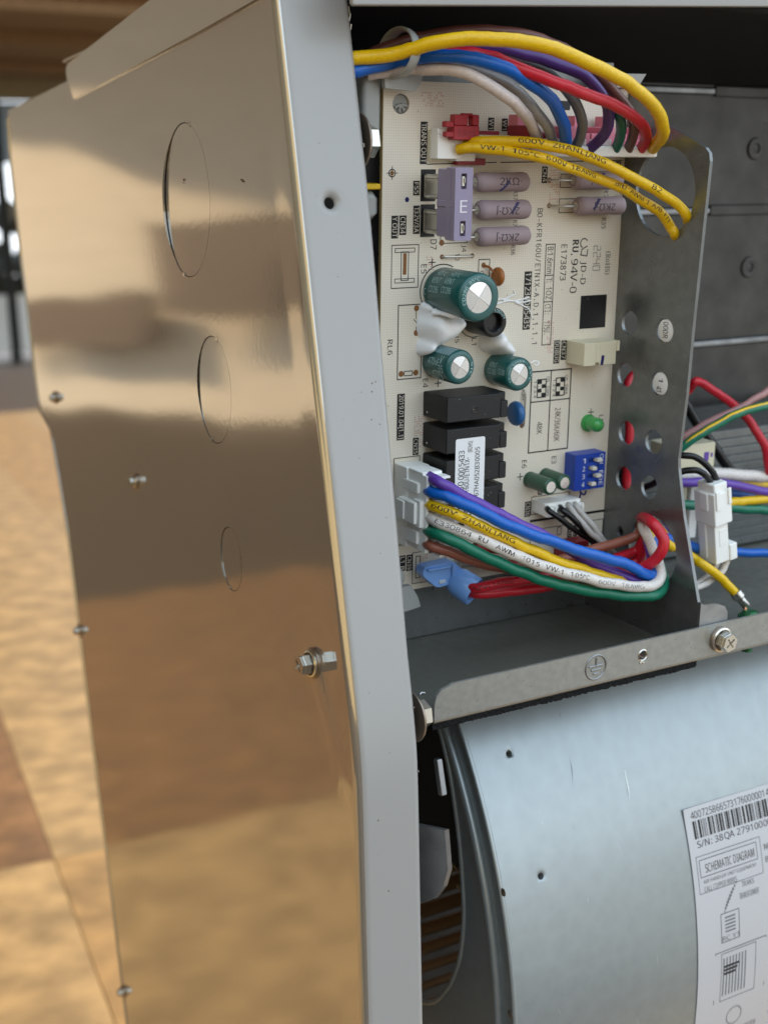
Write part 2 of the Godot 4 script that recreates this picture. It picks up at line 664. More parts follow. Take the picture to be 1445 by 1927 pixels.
func materials() -> void:
	var grain := noise_tex("grain", 0.02, 0.78, 1.0, 0.0, 5, 3)
	var fine := noise_tex("fine", 0.12, 0.72, 1.0, 0.0, 3, 5)
	var speck := noise_tex("speck", 0.3, 0.55, 1.0, 0.0, 2, 11)
	var bump := noise_tex("bump", 0.03, 0, 1, 3.0, 3, 8)
	var rough := noise_tex("rough", 0.015, 0.6, 1.0, 0.0, 5, 21)
	noise_tex("soft", 0.02, 0.90, 1.0, 0.0, 5, 61)
	# sheet metal and paint
	mat("paint", Color(0.735, 0.72, 0.69), 0.08, 0.74, {"metallic_specular": 0.6, "ntex": noise_tex("ripple", 0.05, 0, 1, 3.0, 2, 77), "nscale": 0.009, "scale": 11.0})
	mat("flange_paint", Color(0.615, 0.605, 0.59), 0.28, 0.0, {"ntex": bump, "nscale": 0.03, "scale": 30.0})
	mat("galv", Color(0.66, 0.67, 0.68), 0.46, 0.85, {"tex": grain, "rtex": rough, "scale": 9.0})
	mat("galv_shaded", Color(0.50, 0.51, 0.51), 0.40, 0.72, {"tex": noises["soft"], "rtex": rough, "scale": 16.0})  # darker copy of galv, with the shade inside the cabinet put into its colour
	mat("shelf_steel", Color(0.54, 0.535, 0.49), 0.48, 0.35, {"tex": speck, "rtex": rough, "scale": 22.0})
	mat("flange_steel", Color(0.635, 0.635, 0.615), 0.42, 0.5, {"tex": noises["soft"], "rtex": rough, "scale": 30.0})
	mat("scroll", Color(0.635, 0.665, 0.67), 0.35, 0.6, {"tex": noise_tex("spangle", 0.03, 0.94, 1.0, 0.0, 2, 63, 512, true), "scale": 11.0})
	mat("screw", Color(0.80, 0.78, 0.74), 0.28, 0.9, {"rtex": rough, "scale": 60.0})
	mat("washer", Color(0.66, 0.60, 0.54), 0.36, 0.85, {"tex": fine, "scale": 60.0})
	mat("green_screw", Color(0.20, 0.42, 0.27), 0.3, 0.6)
	mat("rear", Color(0.33, 0.325, 0.315), 0.42, 0.5, {"tex": grain, "rtex": rough, "scale": 5.0})  # grey galvanised steel, darkened to hold the shade of the compartment
	mat("foam", Color(0.045, 0.045, 0.05), 0.95, 0.0, {"tex": noise_tex("foamy", 0.09, 0.2, 1.0, 0.0, 2, 31, 512, true), "scale": 40.0})
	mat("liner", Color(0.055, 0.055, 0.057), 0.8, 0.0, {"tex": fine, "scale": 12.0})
	mat("blade", Color(0.66, 0.56, 0.40), 0.4, 0.3)  # warm reflected light is put into this tan
	mat("scratch", Color(0.86, 0.90, 0.91), 0.35, 0.5)
	# board
	var weave := Image.create(16, 16, false, Image.FORMAT_RGB8)
	for y in 16:
		for x in 16:
			var t := 1.0
			if x < 4 or y < 3:
				t = 0.93
			weave.set_pixel(x, y, Color(t, t * 0.99, t * 0.97))
	mat("board", Color(0.915, 0.885, 0.825), 0.45, 0.0, {"tex": ImageTexture.create_from_image(weave), "scale": 1300.0})
	mat("board_edge", Color(0.72, 0.62, 0.42), 0.6)
	mat("ink", Color(0.06, 0.06, 0.065), 0.5)
	mat("ink_red", Color(0.80, 0.55, 0.52), 0.6)
	mat("ink_light", Color(0.87, 0.83, 0.76), 0.5)
	mat("ink_blue", Color(0.13, 0.12, 0.36), 0.45)
	mat("copper_slot", Color(0.52, 0.34, 0.16), 0.6)
	mat("resistor", Color(0.70, 0.62, 0.635), 0.62, 0.0, {"tex": fine, "scale": 90.0})
	mat("tin", Color(0.78, 0.77, 0.74), 0.3, 0.95)
	mat("fuse", Color(0.54, 0.50, 0.605), 0.28, 0.0, {"clearcoat_enabled": true, "clearcoat": 0.4})
	mat("fuse_pale", Color(0.86, 0.84, 0.88), 0.4)
	mat("sleeve", Color(0.05, 0.32, 0.31), 0.22, 0.0, {"clearcoat_enabled": true, "clearcoat": 0.5})
	mat("sleeve_dull", Color(0.13, 0.30, 0.22), 0.35)
	mat("stripe", Color(0.46, 0.58, 0.60), 0.3)
	mat("cap_ink", Color(0.62, 0.76, 0.75), 0.4)
	mat("cap_top", Color(0.84, 0.84, 0.84), 0.3, 0.85, {"rtex": rough, "ntex": bump, "nscale": 0.05, "scale": 60.0})
	mat("black_plastic", Color(0.085, 0.085, 0.088), 0.52, 0.0, {"tex": fine, "ntex": bump, "nscale": 0.25, "scale": 80.0})
	mat("black_gloss", Color(0.05, 0.05, 0.055), 0.3)
	mat("silicone", Color(0.955, 0.955, 0.95), 0.38, 0.0, {"ntex": bump, "nscale": 0.2, "scale": 40.0})
	mat("nylon", Color(0.95, 0.945, 0.925), 0.38, 0.0, {"ntex": bump, "nscale": 0.08, "scale": 60.0})
	mat("nylon_cream", Color(0.84, 0.81, 0.70), 0.4)
	mat("nylon_clear", Color(0.62, 0.625, 0.61), 0.32)
	mat("pvc_red", Color(0.64, 0.13, 0.17), 0.4)
	mat("pink", Color(0.86, 0.50, 0.56), 0.42)
	mat("dark_pink", Color(0.55, 0.13, 0.17), 0.45)
	mat("sleeve_blue", Color(0.50, 0.70, 0.96), 0.22, 0.0, {"clearcoat_enabled": true, "clearcoat": 0.6, "backlight_enabled": true, "backlight": Color(0.3, 0.42, 0.6)})
	mat("blue_disc", Color(0.16, 0.37, 0.58), 0.35)
	mat("brown_disc", Color(0.62, 0.37, 0.16), 0.45)
	mat("dip_blue", Color(0.08, 0.24, 0.62), 0.38)
	mat("dip_slider", Color(0.86, 0.84, 0.78), 0.4)
	mat("led", Color(0.22, 0.62, 0.30), 0.15, 0.0, {"clearcoat_enabled": true, "clearcoat": 0.8, "backlight_enabled": true, "backlight": Color(0.15, 0.5, 0.2)})
	mat("paper", Color(0.90, 0.90, 0.90), 0.42, 0.0, {"clearcoat_enabled": true, "clearcoat": 0.15})
	mat("label_paper", Color(0.74, 0.735, 0.74), 0.38, 0.0, {"clearcoat_enabled": true, "clearcoat": 0.3})
	mat("grey_ink", Color(0.38, 0.38, 0.39), 0.5)
	mat("copper", Color(0.80, 0.55, 0.40), 0.35, 0.9)
	mat("red_sleeve", Color(0.68, 0.10, 0.10), 0.6, 0.0, {"tex": speck, "scale": 120.0})
	# wires
	for w in [["cream", 0.86, 0.80, 0.77], ["lgrey", 0.62, 0.60, 0.585], ["lgrey2", 0.74, 0.72, 0.70], ["grey", 0.44, 0.43, 0.42], ["blue", 0.0, 0.38, 0.76], ["purple", 0.30, 0.17, 0.46], ["violet", 0.40, 0.25, 0.66],
			["red", 0.80, 0.10, 0.18], ["teal", 0.07, 0.40, 0.33], ["green", 0.04, 0.45, 0.34], ["brown", 0.40, 0.24, 0.21], ["lbrown", 0.60, 0.35, 0.27], ["yellow", 0.94, 0.76, 0.02], ["white", 0.90, 0.87, 0.84],
			["black", 0.035, 0.035, 0.04], ["pinkbrown", 0.72, 0.52, 0.50]]:
		mat("w_" + w[0], Color(w[1], w[2], w[3]), 0.36, 0.0, {"tex": noise_tex("pvc", 0.03, 0.86, 1.0, 0.0, 3, 41), "scale": 50.0})
	# room
	mat("floor_dark", Color(0.31, 0.245, 0.18), 0.6, 0.0, {"tex": grain, "scale": 1.5})
	for i in 3:
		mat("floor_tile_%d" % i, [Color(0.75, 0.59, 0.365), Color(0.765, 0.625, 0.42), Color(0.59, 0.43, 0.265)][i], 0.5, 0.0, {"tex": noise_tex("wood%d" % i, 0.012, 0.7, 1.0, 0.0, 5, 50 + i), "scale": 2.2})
	mat("concrete", Color(0.72, 0.70, 0.665), 0.85, 0.0, {"tex": grain, "scale": 1.0})
	mat("plaster", Color(0.88, 0.835, 0.755), 0.8, 0.0, {"tex": grain, "scale": 1.2})
	mat("roof_wood", Color(0.74, 0.60, 0.43), 0.7, 0.0, {"tex": grain, "scale": 2.0})
	mat("dark_wood", Color(0.34, 0.26, 0.19), 0.6, 0.0, {"tex": grain, "scale": 3.0})
	mat("olive", Color(0.70, 0.65, 0.50), 0.8)
	mat("dark_leaf", Color(0.16, 0.17, 0.12), 0.8, 0.0, {"tex": speck, "scale": 6.0})
	mat("white_paint", Color(0.88, 0.87, 0.83), 0.5)


func room() -> void:
	# lengths here are millimetres too, in the upright room
	var f := solo("floor", "dark brown wooden floor around and behind the air handler", "floor", MB.new().bx(-20000, 20000, -100, 0, -30000, 20000, 0), mats.floor_dark, Vector3(), "", "structure")
	var g := RandomNumberGenerator.new()
	g.seed = 4
	var a := atan2(0.165, 1.0)
	var away := Vector3(sin(a), 0, -cos(a))
	var side := Vector3(cos(a), 0, sin(a))
	var turn := Basis(side, Vector3.UP, -away)
	var corner := Vector3(100, 0, -950)
	for i in range(-4, 7):
		for j in range(-1, 5):
			if i < -1 and j > 0 or i > 1 and j < 0:
				continue
			var at := corner + side * (i * 300.0 + 150.0) + away * (j * 1200.0 + 600.0)
			var k := g.randi() % 2
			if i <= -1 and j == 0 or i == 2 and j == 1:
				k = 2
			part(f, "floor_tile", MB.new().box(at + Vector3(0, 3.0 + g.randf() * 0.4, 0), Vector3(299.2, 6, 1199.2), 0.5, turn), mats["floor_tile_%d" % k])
	solo("path", "unseen pale ground added in front of the air handler to reflect fill light", "path", MB.new().bx(450, 6000, -4, 4, 420, 12000, 0), mats.concrete, Vector3(0, 0, 5000), "", "structure")  # unseen ground added as a pale reflector for fill from below
	solo("wall", "unseen tan plastered wall added askew so the side panel mirrors a sunlit band", "wall", MB.new().box(Vector3(-1560, 1350, -6480), Vector3(150, 2690, 6300), 5, Basis(Vector3.UP, -0.618)), mats.plaster, Vector3(-1560, 0, -6480))  # unseen, turned to catch the sun and mirror as a bright band
	var r := thing("roof", "brown wooden roof at the far end, with unseen near decks added against sky light", "roof", Vector3(-1700, 2700, -4000))
	part(r, "roof_deck", MB.new().bx(-3600, 1900, 2700, 2760, -9200, -2500, 5), mats.roof_wood)  # unseen deck added to limit how high the sun reaches on the wall
	part(r, "roof_deck", MB.new().bx(-3600, 500, 2700, 2760, -2497, 700, 5), mats.roof_wood)  # unseen deck added to keep cool sky off the side panel
	part(r, "roof_deck", MB.new().bx(-3600, 7000, 2700, 2760, -13200, -9203, 5), mats.roof_wood)
	for z in [-9600.0, -10900.0, -12200.0]:
		part(r, "beam", MB.new().bx(-3500, 7000, 2600, 2697, z - 90, z + 90, 5), mats.roof_wood)
	var w := thing("wall", "olive far wall with a tall glazed doorway behind the panel's back edge", "wall", Vector3(2500, 0, -13000))
	part(w, "wall_panel", MB.new().bx(-3600, 2900, 0, 2695, -13100, -13000, 5), mats.olive)
	part(w, "wall_panel", MB.new().bx(4100, 7000, 0, 2695, -13100, -13000, 5), mats.olive)
	part(w, "lintel", MB.new().bx(2903, 4097, 2480, 2695, -13100, -13000, 5), mats.olive)
	part(w, "door_post", MB.new().bx(3400, 3490, 0, 2477, -13080, -13000, 5), mats.dark_leaf)
	part(w, "door_panel", MB.new().bx(2906, 3397, 120, 650, -13060, -13020, 5), mats.white_paint)
	part(w, "door_panel", MB.new().bx(3493, 4094, 120, 650, -13060, -13020, 5), mats.white_paint)
	part(w, "blind", MB.new().bx(2906, 4094, 1900, 2470, -13098, -13090, 2), mat("blind", Color(0.72, 0.80, 0.85), 0.7))  # pale panel added in the opening, window light put into its colour
	var h := MB.new()
	g.seed = 9
	for i in 60:
		h.box(Vector3(2600 + 1700 * g.randf(), 250 + 1500 * g.randf() * g.randf() + 100, -13800 - 300 * g.randf()), Vector3(260, 240, 200), 30, Basis(Vector3(g.randf(), g.randf(), g.randf()).normalized(), g.randf() * 3.0))
	solo("hedge", "dark clipped hedge beyond the far doorway", "hedge", h, mats.dark_leaf, Vector3(3400, 0, -13900), "", "stuff")
	solo("wall", "unseen olive wall added at the left to keep sky light off the side panel", "wall", MB.new().bx(-3700, -3603, 0, 2697, -13000, 3600, 5), mats.olive, Vector3(-3650, 0, -5000))  # unseen wall added to shut out sky from the left
	solo("wall", "unseen low olive wall added in front to darken the reflection in the panel edge", "wall", MB.new().bx(-3600, -350, 0, 1400, 3603, 3700, 5), mats.olive, Vector3(-2000, 0, 3650))  # unseen wall added so the rounded panel edge mirrors something dark
	var lie := Basis(Vector3.UP, -0.618)
	for q in [[-790.0, -7020.0, 1150.0, 370.0, 590.0, "lower and wider"], [-1400.0, -6000.0, 760.0, 520.0, 920.0, "higher and squarer"]]:
		var b := thing("wall_box", "unseen dark box added on the askew wall as a mirrored dark patch, the %s one" % q[5], "box", Vector3(q[0], q[3], q[1]), "")  # unseen box added only for its dark shape in the panel reflection
		part(b, "body", MB.new().box(Vector3(q[0], (q[3] + q[4]) / 2, q[1]), Vector3(110, q[4] - q[3], q[2]), 10, lie), mats.dark_wood)
		part(b, "lid", MB.new().box(Vector3(q[0], q[4] + 13, q[1]), Vector3(130, 20, q[2] + 40), 4, lie), mats.dark_wood)


func hexscrew(o: Node3D, at: Vector3, dir: Vector3, r: float, cross: bool, m: Material, washer_r := 0.0, h := 3.0, spin := 0.2) -> void:
	var b := axis(dir)
	b = b * Basis(Vector3(0, 0, 1), spin)
	if washer_r > 0.0:
		part(o, "washer", MB.new().lathe(at, b, [Vector2(0.1, -0.02), Vector2(washer_r, 0), Vector2(washer_r, 0.4), Vector2(washer_r - 0.2, 0.7), Vector2(washer_r * 0.75, 0.9), Vector2(0.1, 0.9)], 36), mats.washer)
	var z0 := 0.9 if washer_r > 0.0 else 0.0
	var mb := MB.new()
	mb.lathe(at, b, [Vector2(r * 1.28, z0), Vector2(r * 1.28, z0 + 0.5), Vector2(r * 1.1, z0 + 0.8)], 32)
	var pts := []
	for k in 6:
		pts.append(Vector2(cos(TAU * k / 6.0), sin(TAU * k / 6.0)) * r)
	for k in 6:
		var p: Vector2 = pts[k]
		var q: Vector2 = pts[(k + 1) % 6]
		var mid := (p + q).normalized()
		var n := b * Vector3(mid.x, mid.y, 0)
		var top := z0 + h
		var P := func(v2: Vector2, s: float, z: float) -> Vector3: return at + b * Vector3(v2.x * s, v2.y * s, z)
		mb.quad(P.call(p, 1.0, z0 + 0.6), P.call(q, 1.0, z0 + 0.6), P.call(q, 1.0, top - 0.5), P.call(p, 1.0, top - 0.5), n)
		mb.quads(P.call(p, 1.0, top - 0.5), P.call(q, 1.0, top - 0.5), P.call(q, 0.86, top), P.call(p, 0.86, top), n, n, b.z, b.z)
		mb.tri(P.call(p, 0.86, top), P.call(q, 0.86, top), P.call(Vector2(), 0.0, top - 0.25), b.z, b.z, b.z)
	part(o, "hex_head", mb, m)
	if cross:
		var arm := r * 0.6
		var hw := 0.34
		var slot := PackedVector2Array()
		for k in 4:
			var t := Transform2D(k * PI / 2.0 + 0.4, Vector2())
			slot.append_array(PackedVector2Array([t * Vector2(hw, -hw), t * Vector2(arm, -hw), t * Vector2(arm, hw)]))
		var rim := PackedVector2Array()
		for k in 6:
			rim.push_back((pts[k] as Vector2) * 0.93)
		part(o, "slotted_top", MB.new().plate(rim, [slot], func(p, s): return at + b * Vector3(p.x, p.y, z0 + h + 0.75 - 0.85 * s), 1.5), m)


func housing() -> void:
	var rear := thing("rear_panel", "grey sheet steel rear wall of the control compartment, shade put into its colour", "panel", Vector3(150, 0, -85))
	part(rear, "sheet", MB.new().bx(-67, 459, -106, 100, -87, -85, 0.2), mats.rear)
	for q in [[30.5, 100.0, 172.0], [-27.0, 120.0, 260.0], [79.5, 120.0, 170.0]]:
		part(rear, "rib", MB.new().bx(q[1], q[2], q[0] - 1.6, q[0] + 1.6, -85.1, -82.8, 1.2), mats.galv)  # paler steel than the sheet, crease highlight put into its colour
		part(rear, "rib", MB.new().bx(q[2] + 0.4, 462, q[0] - 2.2, q[0] + 2.4, -85.1, -83.6, 1.0), mats.rear)
	for q in [Vector2(197, 56.4), Vector2(199, 5.5)]:
		var s := thing("screw", "small screw sunk in the rear wall, the %s one" % ("upper" if q.y > 30 else "lower"), "screw", Vector3(q.x, q.y, -84), "screws in the rear wall")
		part(s, "washer", MB.new().lathe(Vector3(q.x, q.y, -85), Basis(), [Vector2(4.8, 0), Vector2(4.4, 0.9), Vector2(3.4, 1.1), Vector2(2.2, 0.9), Vector2(2.0, 0.2)], 28), mats.rear)
		part(s, "head", MB.new().lathe(Vector3(q.x, q.y, -85), Basis(), [Vector2(2.2, 0.3), Vector2(1.3, 0.5), Vector2(0.1, 0.5)], 20), mats.rear)
	var top := thing("top_cover", "beige sheet metal top cover with its lip over the side panel", "cover", Vector3(150, 100, -60))
	var sl := 0.1015
	var lip := func(p: Vector2, s: int) -> Vector3: return Vector3(-86.2 + 0.1 * (67.0 - p.x) - 0.12 * p.y + (1.0 if s == 1 else 0.0), 97.0 + sl * p.x + p.y, p.x)
	part(top, "lip", MB.new().plate(PackedVector2Array([Vector2(-237, 0.0), Vector2(-60, -0.6), Vector2(9, -0.4), Vector2(9, 20), Vector2(-105, 17), Vector2(-238, 14.6), Vector2(-242, 13.4), Vector2(-244, 10)]), [], lip, 3.0), mats.paint)
	var slant := Basis(Vector3.RIGHT, -atan(sl))
	part(top, "sheet", MB.new().box(Vector3(200, 101.0, -112), Vector3(520, 1.2, 250), 0.3, slant), mats.paint)
	part(top, "front_rail", MB.new().box(Vector3(198, 115.4, 22), Vector3(526, 17, 2), 0.6, Basis(Vector3(0, 0, 1), 0.0526)), mats.flange_paint)
	part(top, "insulation", MB.new().box(Vector3(202, 96.2, -34), Vector3(520, 11.6, 108), 2.0, Basis(Vector3.RIGHT, -0.165)), mats.liner)
	solo("side_panel", "right side panel of the air handler, closing the cabinet beyond the view", "panel", MB.new().bx(460, 462, -500, 100, -250, 66, 0.5), mats.flange_paint, Vector3(461, -200, -90))
	solo("rear_panel", "back wall of the blower compartment below the shelf, shade put into its colour", "panel", MB.new().box(Vector3(206, -260, -240), Vector3(506, 330, 2), 0.3, Basis(Vector3.RIGHT, -0.342)), mats.rear, Vector3(206, -260, -240))


static func zf(y: float) -> float:
	var t := (y + 104.0) / 5.0
	var up := 5.0 * (log(1.0 + exp(t)) if t < 30.0 else t)
	var low := 5.0 * (log(1.0 + exp(-t)) if t > -30.0 else -t)
	return 66.0 - 0.297 * up + 0.085 * low


static func zback(y: float) -> float:
	var p := [[-420.0, -196.0], [-374.0, -214.0], [-267.0, -253.6], [-141.0, -297.6], [-114.0, -314.0], [-90.0, -330.0], [-86.0, -356.0], [-66.5, -365.0], [-44.0, -370.5], [-11.0, -385.0], [44.0, -402.0], [130.0, -402.0]]
	for i in p.size() - 1:
		if y <= p[i + 1][0]:
			return lerpf(p[i][1], p[i + 1][1], (y - p[i][0]) / (p[i + 1][0] - p[i][0]))
	return -402.0


# the outer face of the side panel: it stands a little askew, and its sheet is not quite flat
static func face(y: float, z: float) -> float:
	var q := 67.0 - (67.0 - z) * 0.68
	var w := 0.34 * sin(q / 34.0 + y / 62.0 + 0.6) + 0.24 * sin(y / 33.0 - q / 58.0 + 1.0) + 0.10 * sin(y / 17.0 + q / 23.0)
	w += 1.6 * exp(-((y + 87.0) * (y + 87.0) + (q - 45.0) * (q - 45.0)) / 260.0)
	w -= 0.8 * exp(-((y + 70.0) * (y + 70.0) / 1600.0 + (q + 8.0) * (q + 8.0) / 300.0))
	w += 0.5 * exp(-((y + 8.0) * (y + 8.0) / 500.0 + (q + 120.0) * (q + 120.0) / 2600.0))
	var p := Vector2(q, y)
	var near := Geometry2D.get_closest_point_to_segment(p, Vector2(46, -92), Vector2(61, -114))
	w -= 1.4 * exp(-p.distance_squared_to(near) / 16.0)
	var edge := clampf((zf(y) - 3.0 - z) / 16.0, 0.0, 1.0)
	return -85.0 + 0.1 * (67.0 - z) + 0.42 * w * edge * edge * (3.0 - 2.0 * edge)


static func face_normal(y: float, z: float, lean := 0.0) -> Vector3:
	return Vector3(-1.0, (face(y + 0.3, z) - face(y - 0.3, z)) / 0.6, (face(y, z + 0.3) - face(y, z - 0.3)) / 0.6 + lean).normalized()


func side_panel() -> void:
	var o := thing("side_panel", "glossy beige left side panel with three knockouts and a grey front flange", "panel", Vector3(-85, -100, -60))
	var ko := [[37.6, -79.9, 25.5], [-22.6, -53.4, 17.9], [-76.9, -37.6, 10.8]]
	var f := func(u: float, v: float) -> Vector3:
		var y := lerpf(-400.0, 100.0, v)
		var z := lerpf(zback(y), zf(y) - 3.0, u)
		var top := 100.0 + 0.0752 * z
		y = lerpf(-400.0, top, v)
		z = lerpf(zback(y), zf(y) - 3.0, u)
		return Vector3(face(y, z), y, z)
	var keep := func(p: Vector3) -> bool:
		for k in ko:
			if Vector2(p.y - k[0], p.z - k[1]).length() < k[2] + 1.6:
				return false
		return true
	part(o, "outer_sheet", MB.new().sheet(150, 215, f, Vector3(-1, 0, 0), keep, func(p): return face_normal(p.y, p.z)), mats.paint)
	var g := func(u: float, v: float) -> Vector3:
		var y := lerpf(-400.0, 92.0, v)
		var z := lerpf(zback(y) + 2.0, zf(y) - 4.0, u)
		y = lerpf(-400.0, 97.0 + 0.0752 * z, v)
		return Vector3(face(y, lerpf(zback(y) + 2.0, zf(y) - 4.0, u)) + 2.2, y, lerpf(zback(y) + 2.0, zf(y) - 4.0, u))
	part(o, "inner_sheet", MB.new().sheet(16, 40, g, Vector3(1, 0, 0)), mats.galv_shaded)
	# hem along the back edge
	var hem := PackedVector3Array()
	for i in 90:
		var y := lerpf(-400.0, 66.0, i / 89.0)
		hem.push_back(Vector3(0.4 + face(y, zback(y)), y, zback(y)))
	part(o, "hem", MB.new().tube(hem, [1.1], 10), mats.paint)
	for k in ko:
		var disc := func(u: float, v: float) -> Vector3:
			var r: float = (k[2] - 0.28) * lerpf(0.004, 1.0, u)
			var y: float = k[0] + r * sin(v * TAU)
			var z: float = k[1] + 0.06 + r * cos(v * TAU)
			var x := face(y, z) + 0.36 * clampf(0.5 - (z - k[1]) / (2.0 * k[2]), 0.0, 1.0)
			return Vector3(x, y, z)
		var wall := MB.new()
		for i in 64:
			var a := TAU * i / 64.0
			var b := TAU * (i + 1) / 64.0
			var p := Vector3(0, k[0] + k[2] * sin(a), k[1] + k[2] * cos(a))
			var q := Vector3(0, k[0] + k[2] * sin(b), k[1] + k[2] * cos(b))
			var n := (Vector3(0, k[0], k[1]) - p).normalized()
			wall.quad(p + Vector3(face(p.y, p.z), 0, 0), q + Vector3(face(q.y, q.z), 0, 0), q + Vector3(face(k[0], k[1]) + 1.6, 0, 0), p + Vector3(face(k[0], k[1]) + 1.6, 0, 0), n)
		var brim := func(u: float, v: float) -> Vector3:
			var r: float = k[2] + 4.6 * u
			var y: float = k[0] + r * sin(v * TAU)
			var z: float = k[1] + r * cos(v * TAU)
			return Vector3(-0.004 + face(y, z), y, z)
		part(o, "knockout_brim", MB.new().sheet(6, 96, brim, Vector3(-1, 0, 0), null, func(p): return face_normal(p.y, p.z)), mats.paint)
		var ks := part(o, "knockout", MB.new().sheet(14, 96, disc, Vector3(-1, 0, 0), null, func(p): return face_normal(p.y, p.z, -0.03 / k[2])), mats.paint)
		part(ks, "cut_edge", wall, mats.paint)
		var tabs := MB.new()
		for a in [1.35, -1.75]:
			var y2: float = k[0] + k[2] * sin(a)
			var z2: float = k[1] + k[2] * cos(a)
			tabs.box(Vector3(0.08 + face(y2, z2), y2, z2), Vector3(0.5, 1.3, 1.7), 0.2, Basis(Vector3.RIGHT, -a))
		part(ks, "holding_tab", tabs, mats.paint, "", "stuff")
	# front flange: rounded outer corner, flat face, rounded inner edge and a lip that turns back in
	var cs := []
	for i in 7:
		var a := PI / 2.0 * i / 6.0
		cs.append([-82.0 - 3.0 * cos(a), -3.0 + 3.0 * sin(a), -cos(a), sin(a)])
	for x in [-79.0, -76.0, -73.5, -71.0]:
		cs.append([x, 0.0, 0.0, 1.0])
	for i in 7:
		var a := PI / 2.0 * i / 6.0
		cs.append([-67.2 + 2.2 * sin(a), -2.2 + 2.2 * cos(a), sin(a), cos(a)])
	cs.append([-65.0, -14.0, 1.0, 0.0])
	var hy := 42.0
	var rows := []
	for i in 20:
		rows.append(lerpf(-400.0, -125.0, i / 20.0))
	for i in 26:
		rows.append(lerpf(-125.0, -75.0, i / 25.0))
	for y in [-60.0, -45.0, -30.0, -15.0, 0.0, 18.0, hy - 5.0, hy + 5.0, 70.0, 118.0]:
		rows.append(y)
	var at := func(c: Array, y: float) -> Array:
		var s := (zf(y + 0.2) - zf(y - 0.2)) / 0.4
		var n := Vector2(-s, 1.0).normalized()
		return [Vector3(c[0] + 0.1 * (67.0 - zf(y)) + 3.2 * clampf((y + 80.0) / 120.0, 0.0, 1.0) * clampf((c[0] + 82.0) / 15.0, 0.0, 1.0), y + n.x * c[1], zf(y) + n.y * c[1]), Vector3(c[2], n.x * c[3], n.y * c[3])]
	var fl := MB.new()
	var round_edge := MB.new()
	for i in rows.size() - 1:
		for j in cs.size() - 1:
			if is_equal_approx(rows[i], hy - 5.0) and cs[j][0] >= -82.01 and cs[j + 1][0] <= -70.9 and absf(cs[j][1]) < 1e-6 and absf(cs[j + 1][1]) < 1e-6:
				continue
			var a: Array = at.call(cs[j], rows[i])
			var b: Array = at.call(cs[j + 1], rows[i])
			var c: Array = at.call(cs[j + 1], rows[i + 1])
			var d: Array = at.call(cs[j], rows[i + 1])
			(round_edge if j < 4 else fl).quads(a[0], b[0], c[0], d[0], a[1], b[1], c[1], d[1])
	var hc := Vector2(-75.8, hy)
	var on_face := func(p: Vector2, s: int) -> Vector3: return at.call([p.x, -0.02 * s, 0, 1], p.y)[0]
	fl.plate(PackedVector2Array([Vector2(-82, hy - 5), Vector2(-71, hy - 5), Vector2(-71, hy + 5), Vector2(-82, hy + 5)]), [ring2(hc, 4.1, 28)], on_face, 1.5)
	var nz: Vector3 = at.call([hc.x, 0.0, 0, 1], hy)[1]
	var ho: Vector3 = at.call([hc.x, 0.0, 0, 1], hy)[0]
	fl.lathe(ho, axis(nz), [Vector2(5.2, -0.03), Vector2(4.2, -0.03), Vector2(3.2, -0.16), Vector2(2.5, -0.5), Vector2(1.95, -1.0), Vector2(1.7, -1.3), Vector2(1.65, -1.9)], 28)
	part(o, "rounded_edge", round_edge, mats.paint)
	var flange := part(o, "front_flange", fl, mats.flange_paint)
	# specks of dirt on the flange
	var g2 := RandomNumberGenerator.new()
	g2.seed = 12
	var dirt := MB.new()
	for i in 26:
		var y := g2.randf_range(-200.0, 60.0)
		var c: Vector3 = at.call([g2.randf_range(-80, -68), 0.05, 0, 1], y)[0]
		dirt.box(c, Vector3(1, 0.8, 0.3) * g2.randf_range(0.15, 0.42), 0.03, Basis(Vector3(0, 0, 1), g2.randf() * 3.0))
	part(flange, "dirt_specks", dirt, mat("dirt", Color(0.36, 0.26, 0.2), 0.9), "", "stuff")
	var chips := MB.new()
	for i in 7:
		var y := g2.randf_range(55.0, 96.0) if i < 5 else g2.randf_range(-180.0, 10.0)
		var c: Vector3 = at.call([-65.35, -0.55, 0, 1], y)[0]
		chips.box(c, Vector3(0.3, g2.randf_range(0.4, 2.2), 0.4), 0.1, Basis(Vector3(0, 0, 1), g2.randf_range(-0.3, 0.3)))
	part(flange, "paint_chips", chips, mats.screw, "", "stuff")  # bare metal chips that also stand in for glints along the edge
	# stains on the outer sheet
	var stain := MB.new()
	for q in [[46.2, -22.4, 1.2], [46.0, -21.0, 0.7], [46.4, -24.2, 0.6], [44.4, -82.0, 1.0], [43.4, -82.6, 0.6]]:
		stain.box(Vector3(-0.05 + face(q[0], q[1]), q[0], q[1]), Vector3(0.12, q[2] * 0.8, q[2]), 0.05)
	part(o, "stain", stain, mat("stain", Color(0.36, 0.27, 0.19), 0.8), "", "stuff")
	# screws in the panel
	var s := thing("screw", "hex washer screw in the side panel beside the flange bend", "screw", Vector3(-82, -88, 34))
	var p0 := Vector3(face(-87.6, 33.8) - 0.4, -87.6, 33.8)
	hexscrew(s, p0, Vector3(-1, 0.02, 0.03), 3.1, true, mats.screw, 4.6, 3.4, 0.5)
	for q in [[-78.4, -157.6, "on the dark middle of the side panel"], [-71.0, -312.0, "at the notched back edge of the side panel"], [-357.0, -217.0, "low at the back edge of the side panel"], [-185.5, -279.0, "half way down the back edge of the side panel"]]:
		var t := thing("screw", "small dark screw " + q[2], "screw", Vector3(-85, q[0], q[1]))
		hexscrew(t, Vector3(-0.2 + face(q[0], q[1]), q[0], q[1]), Vector3(-1, 0, 0.05), 2.0, true, mats.screw, 3.2, 1.6, 0.3)


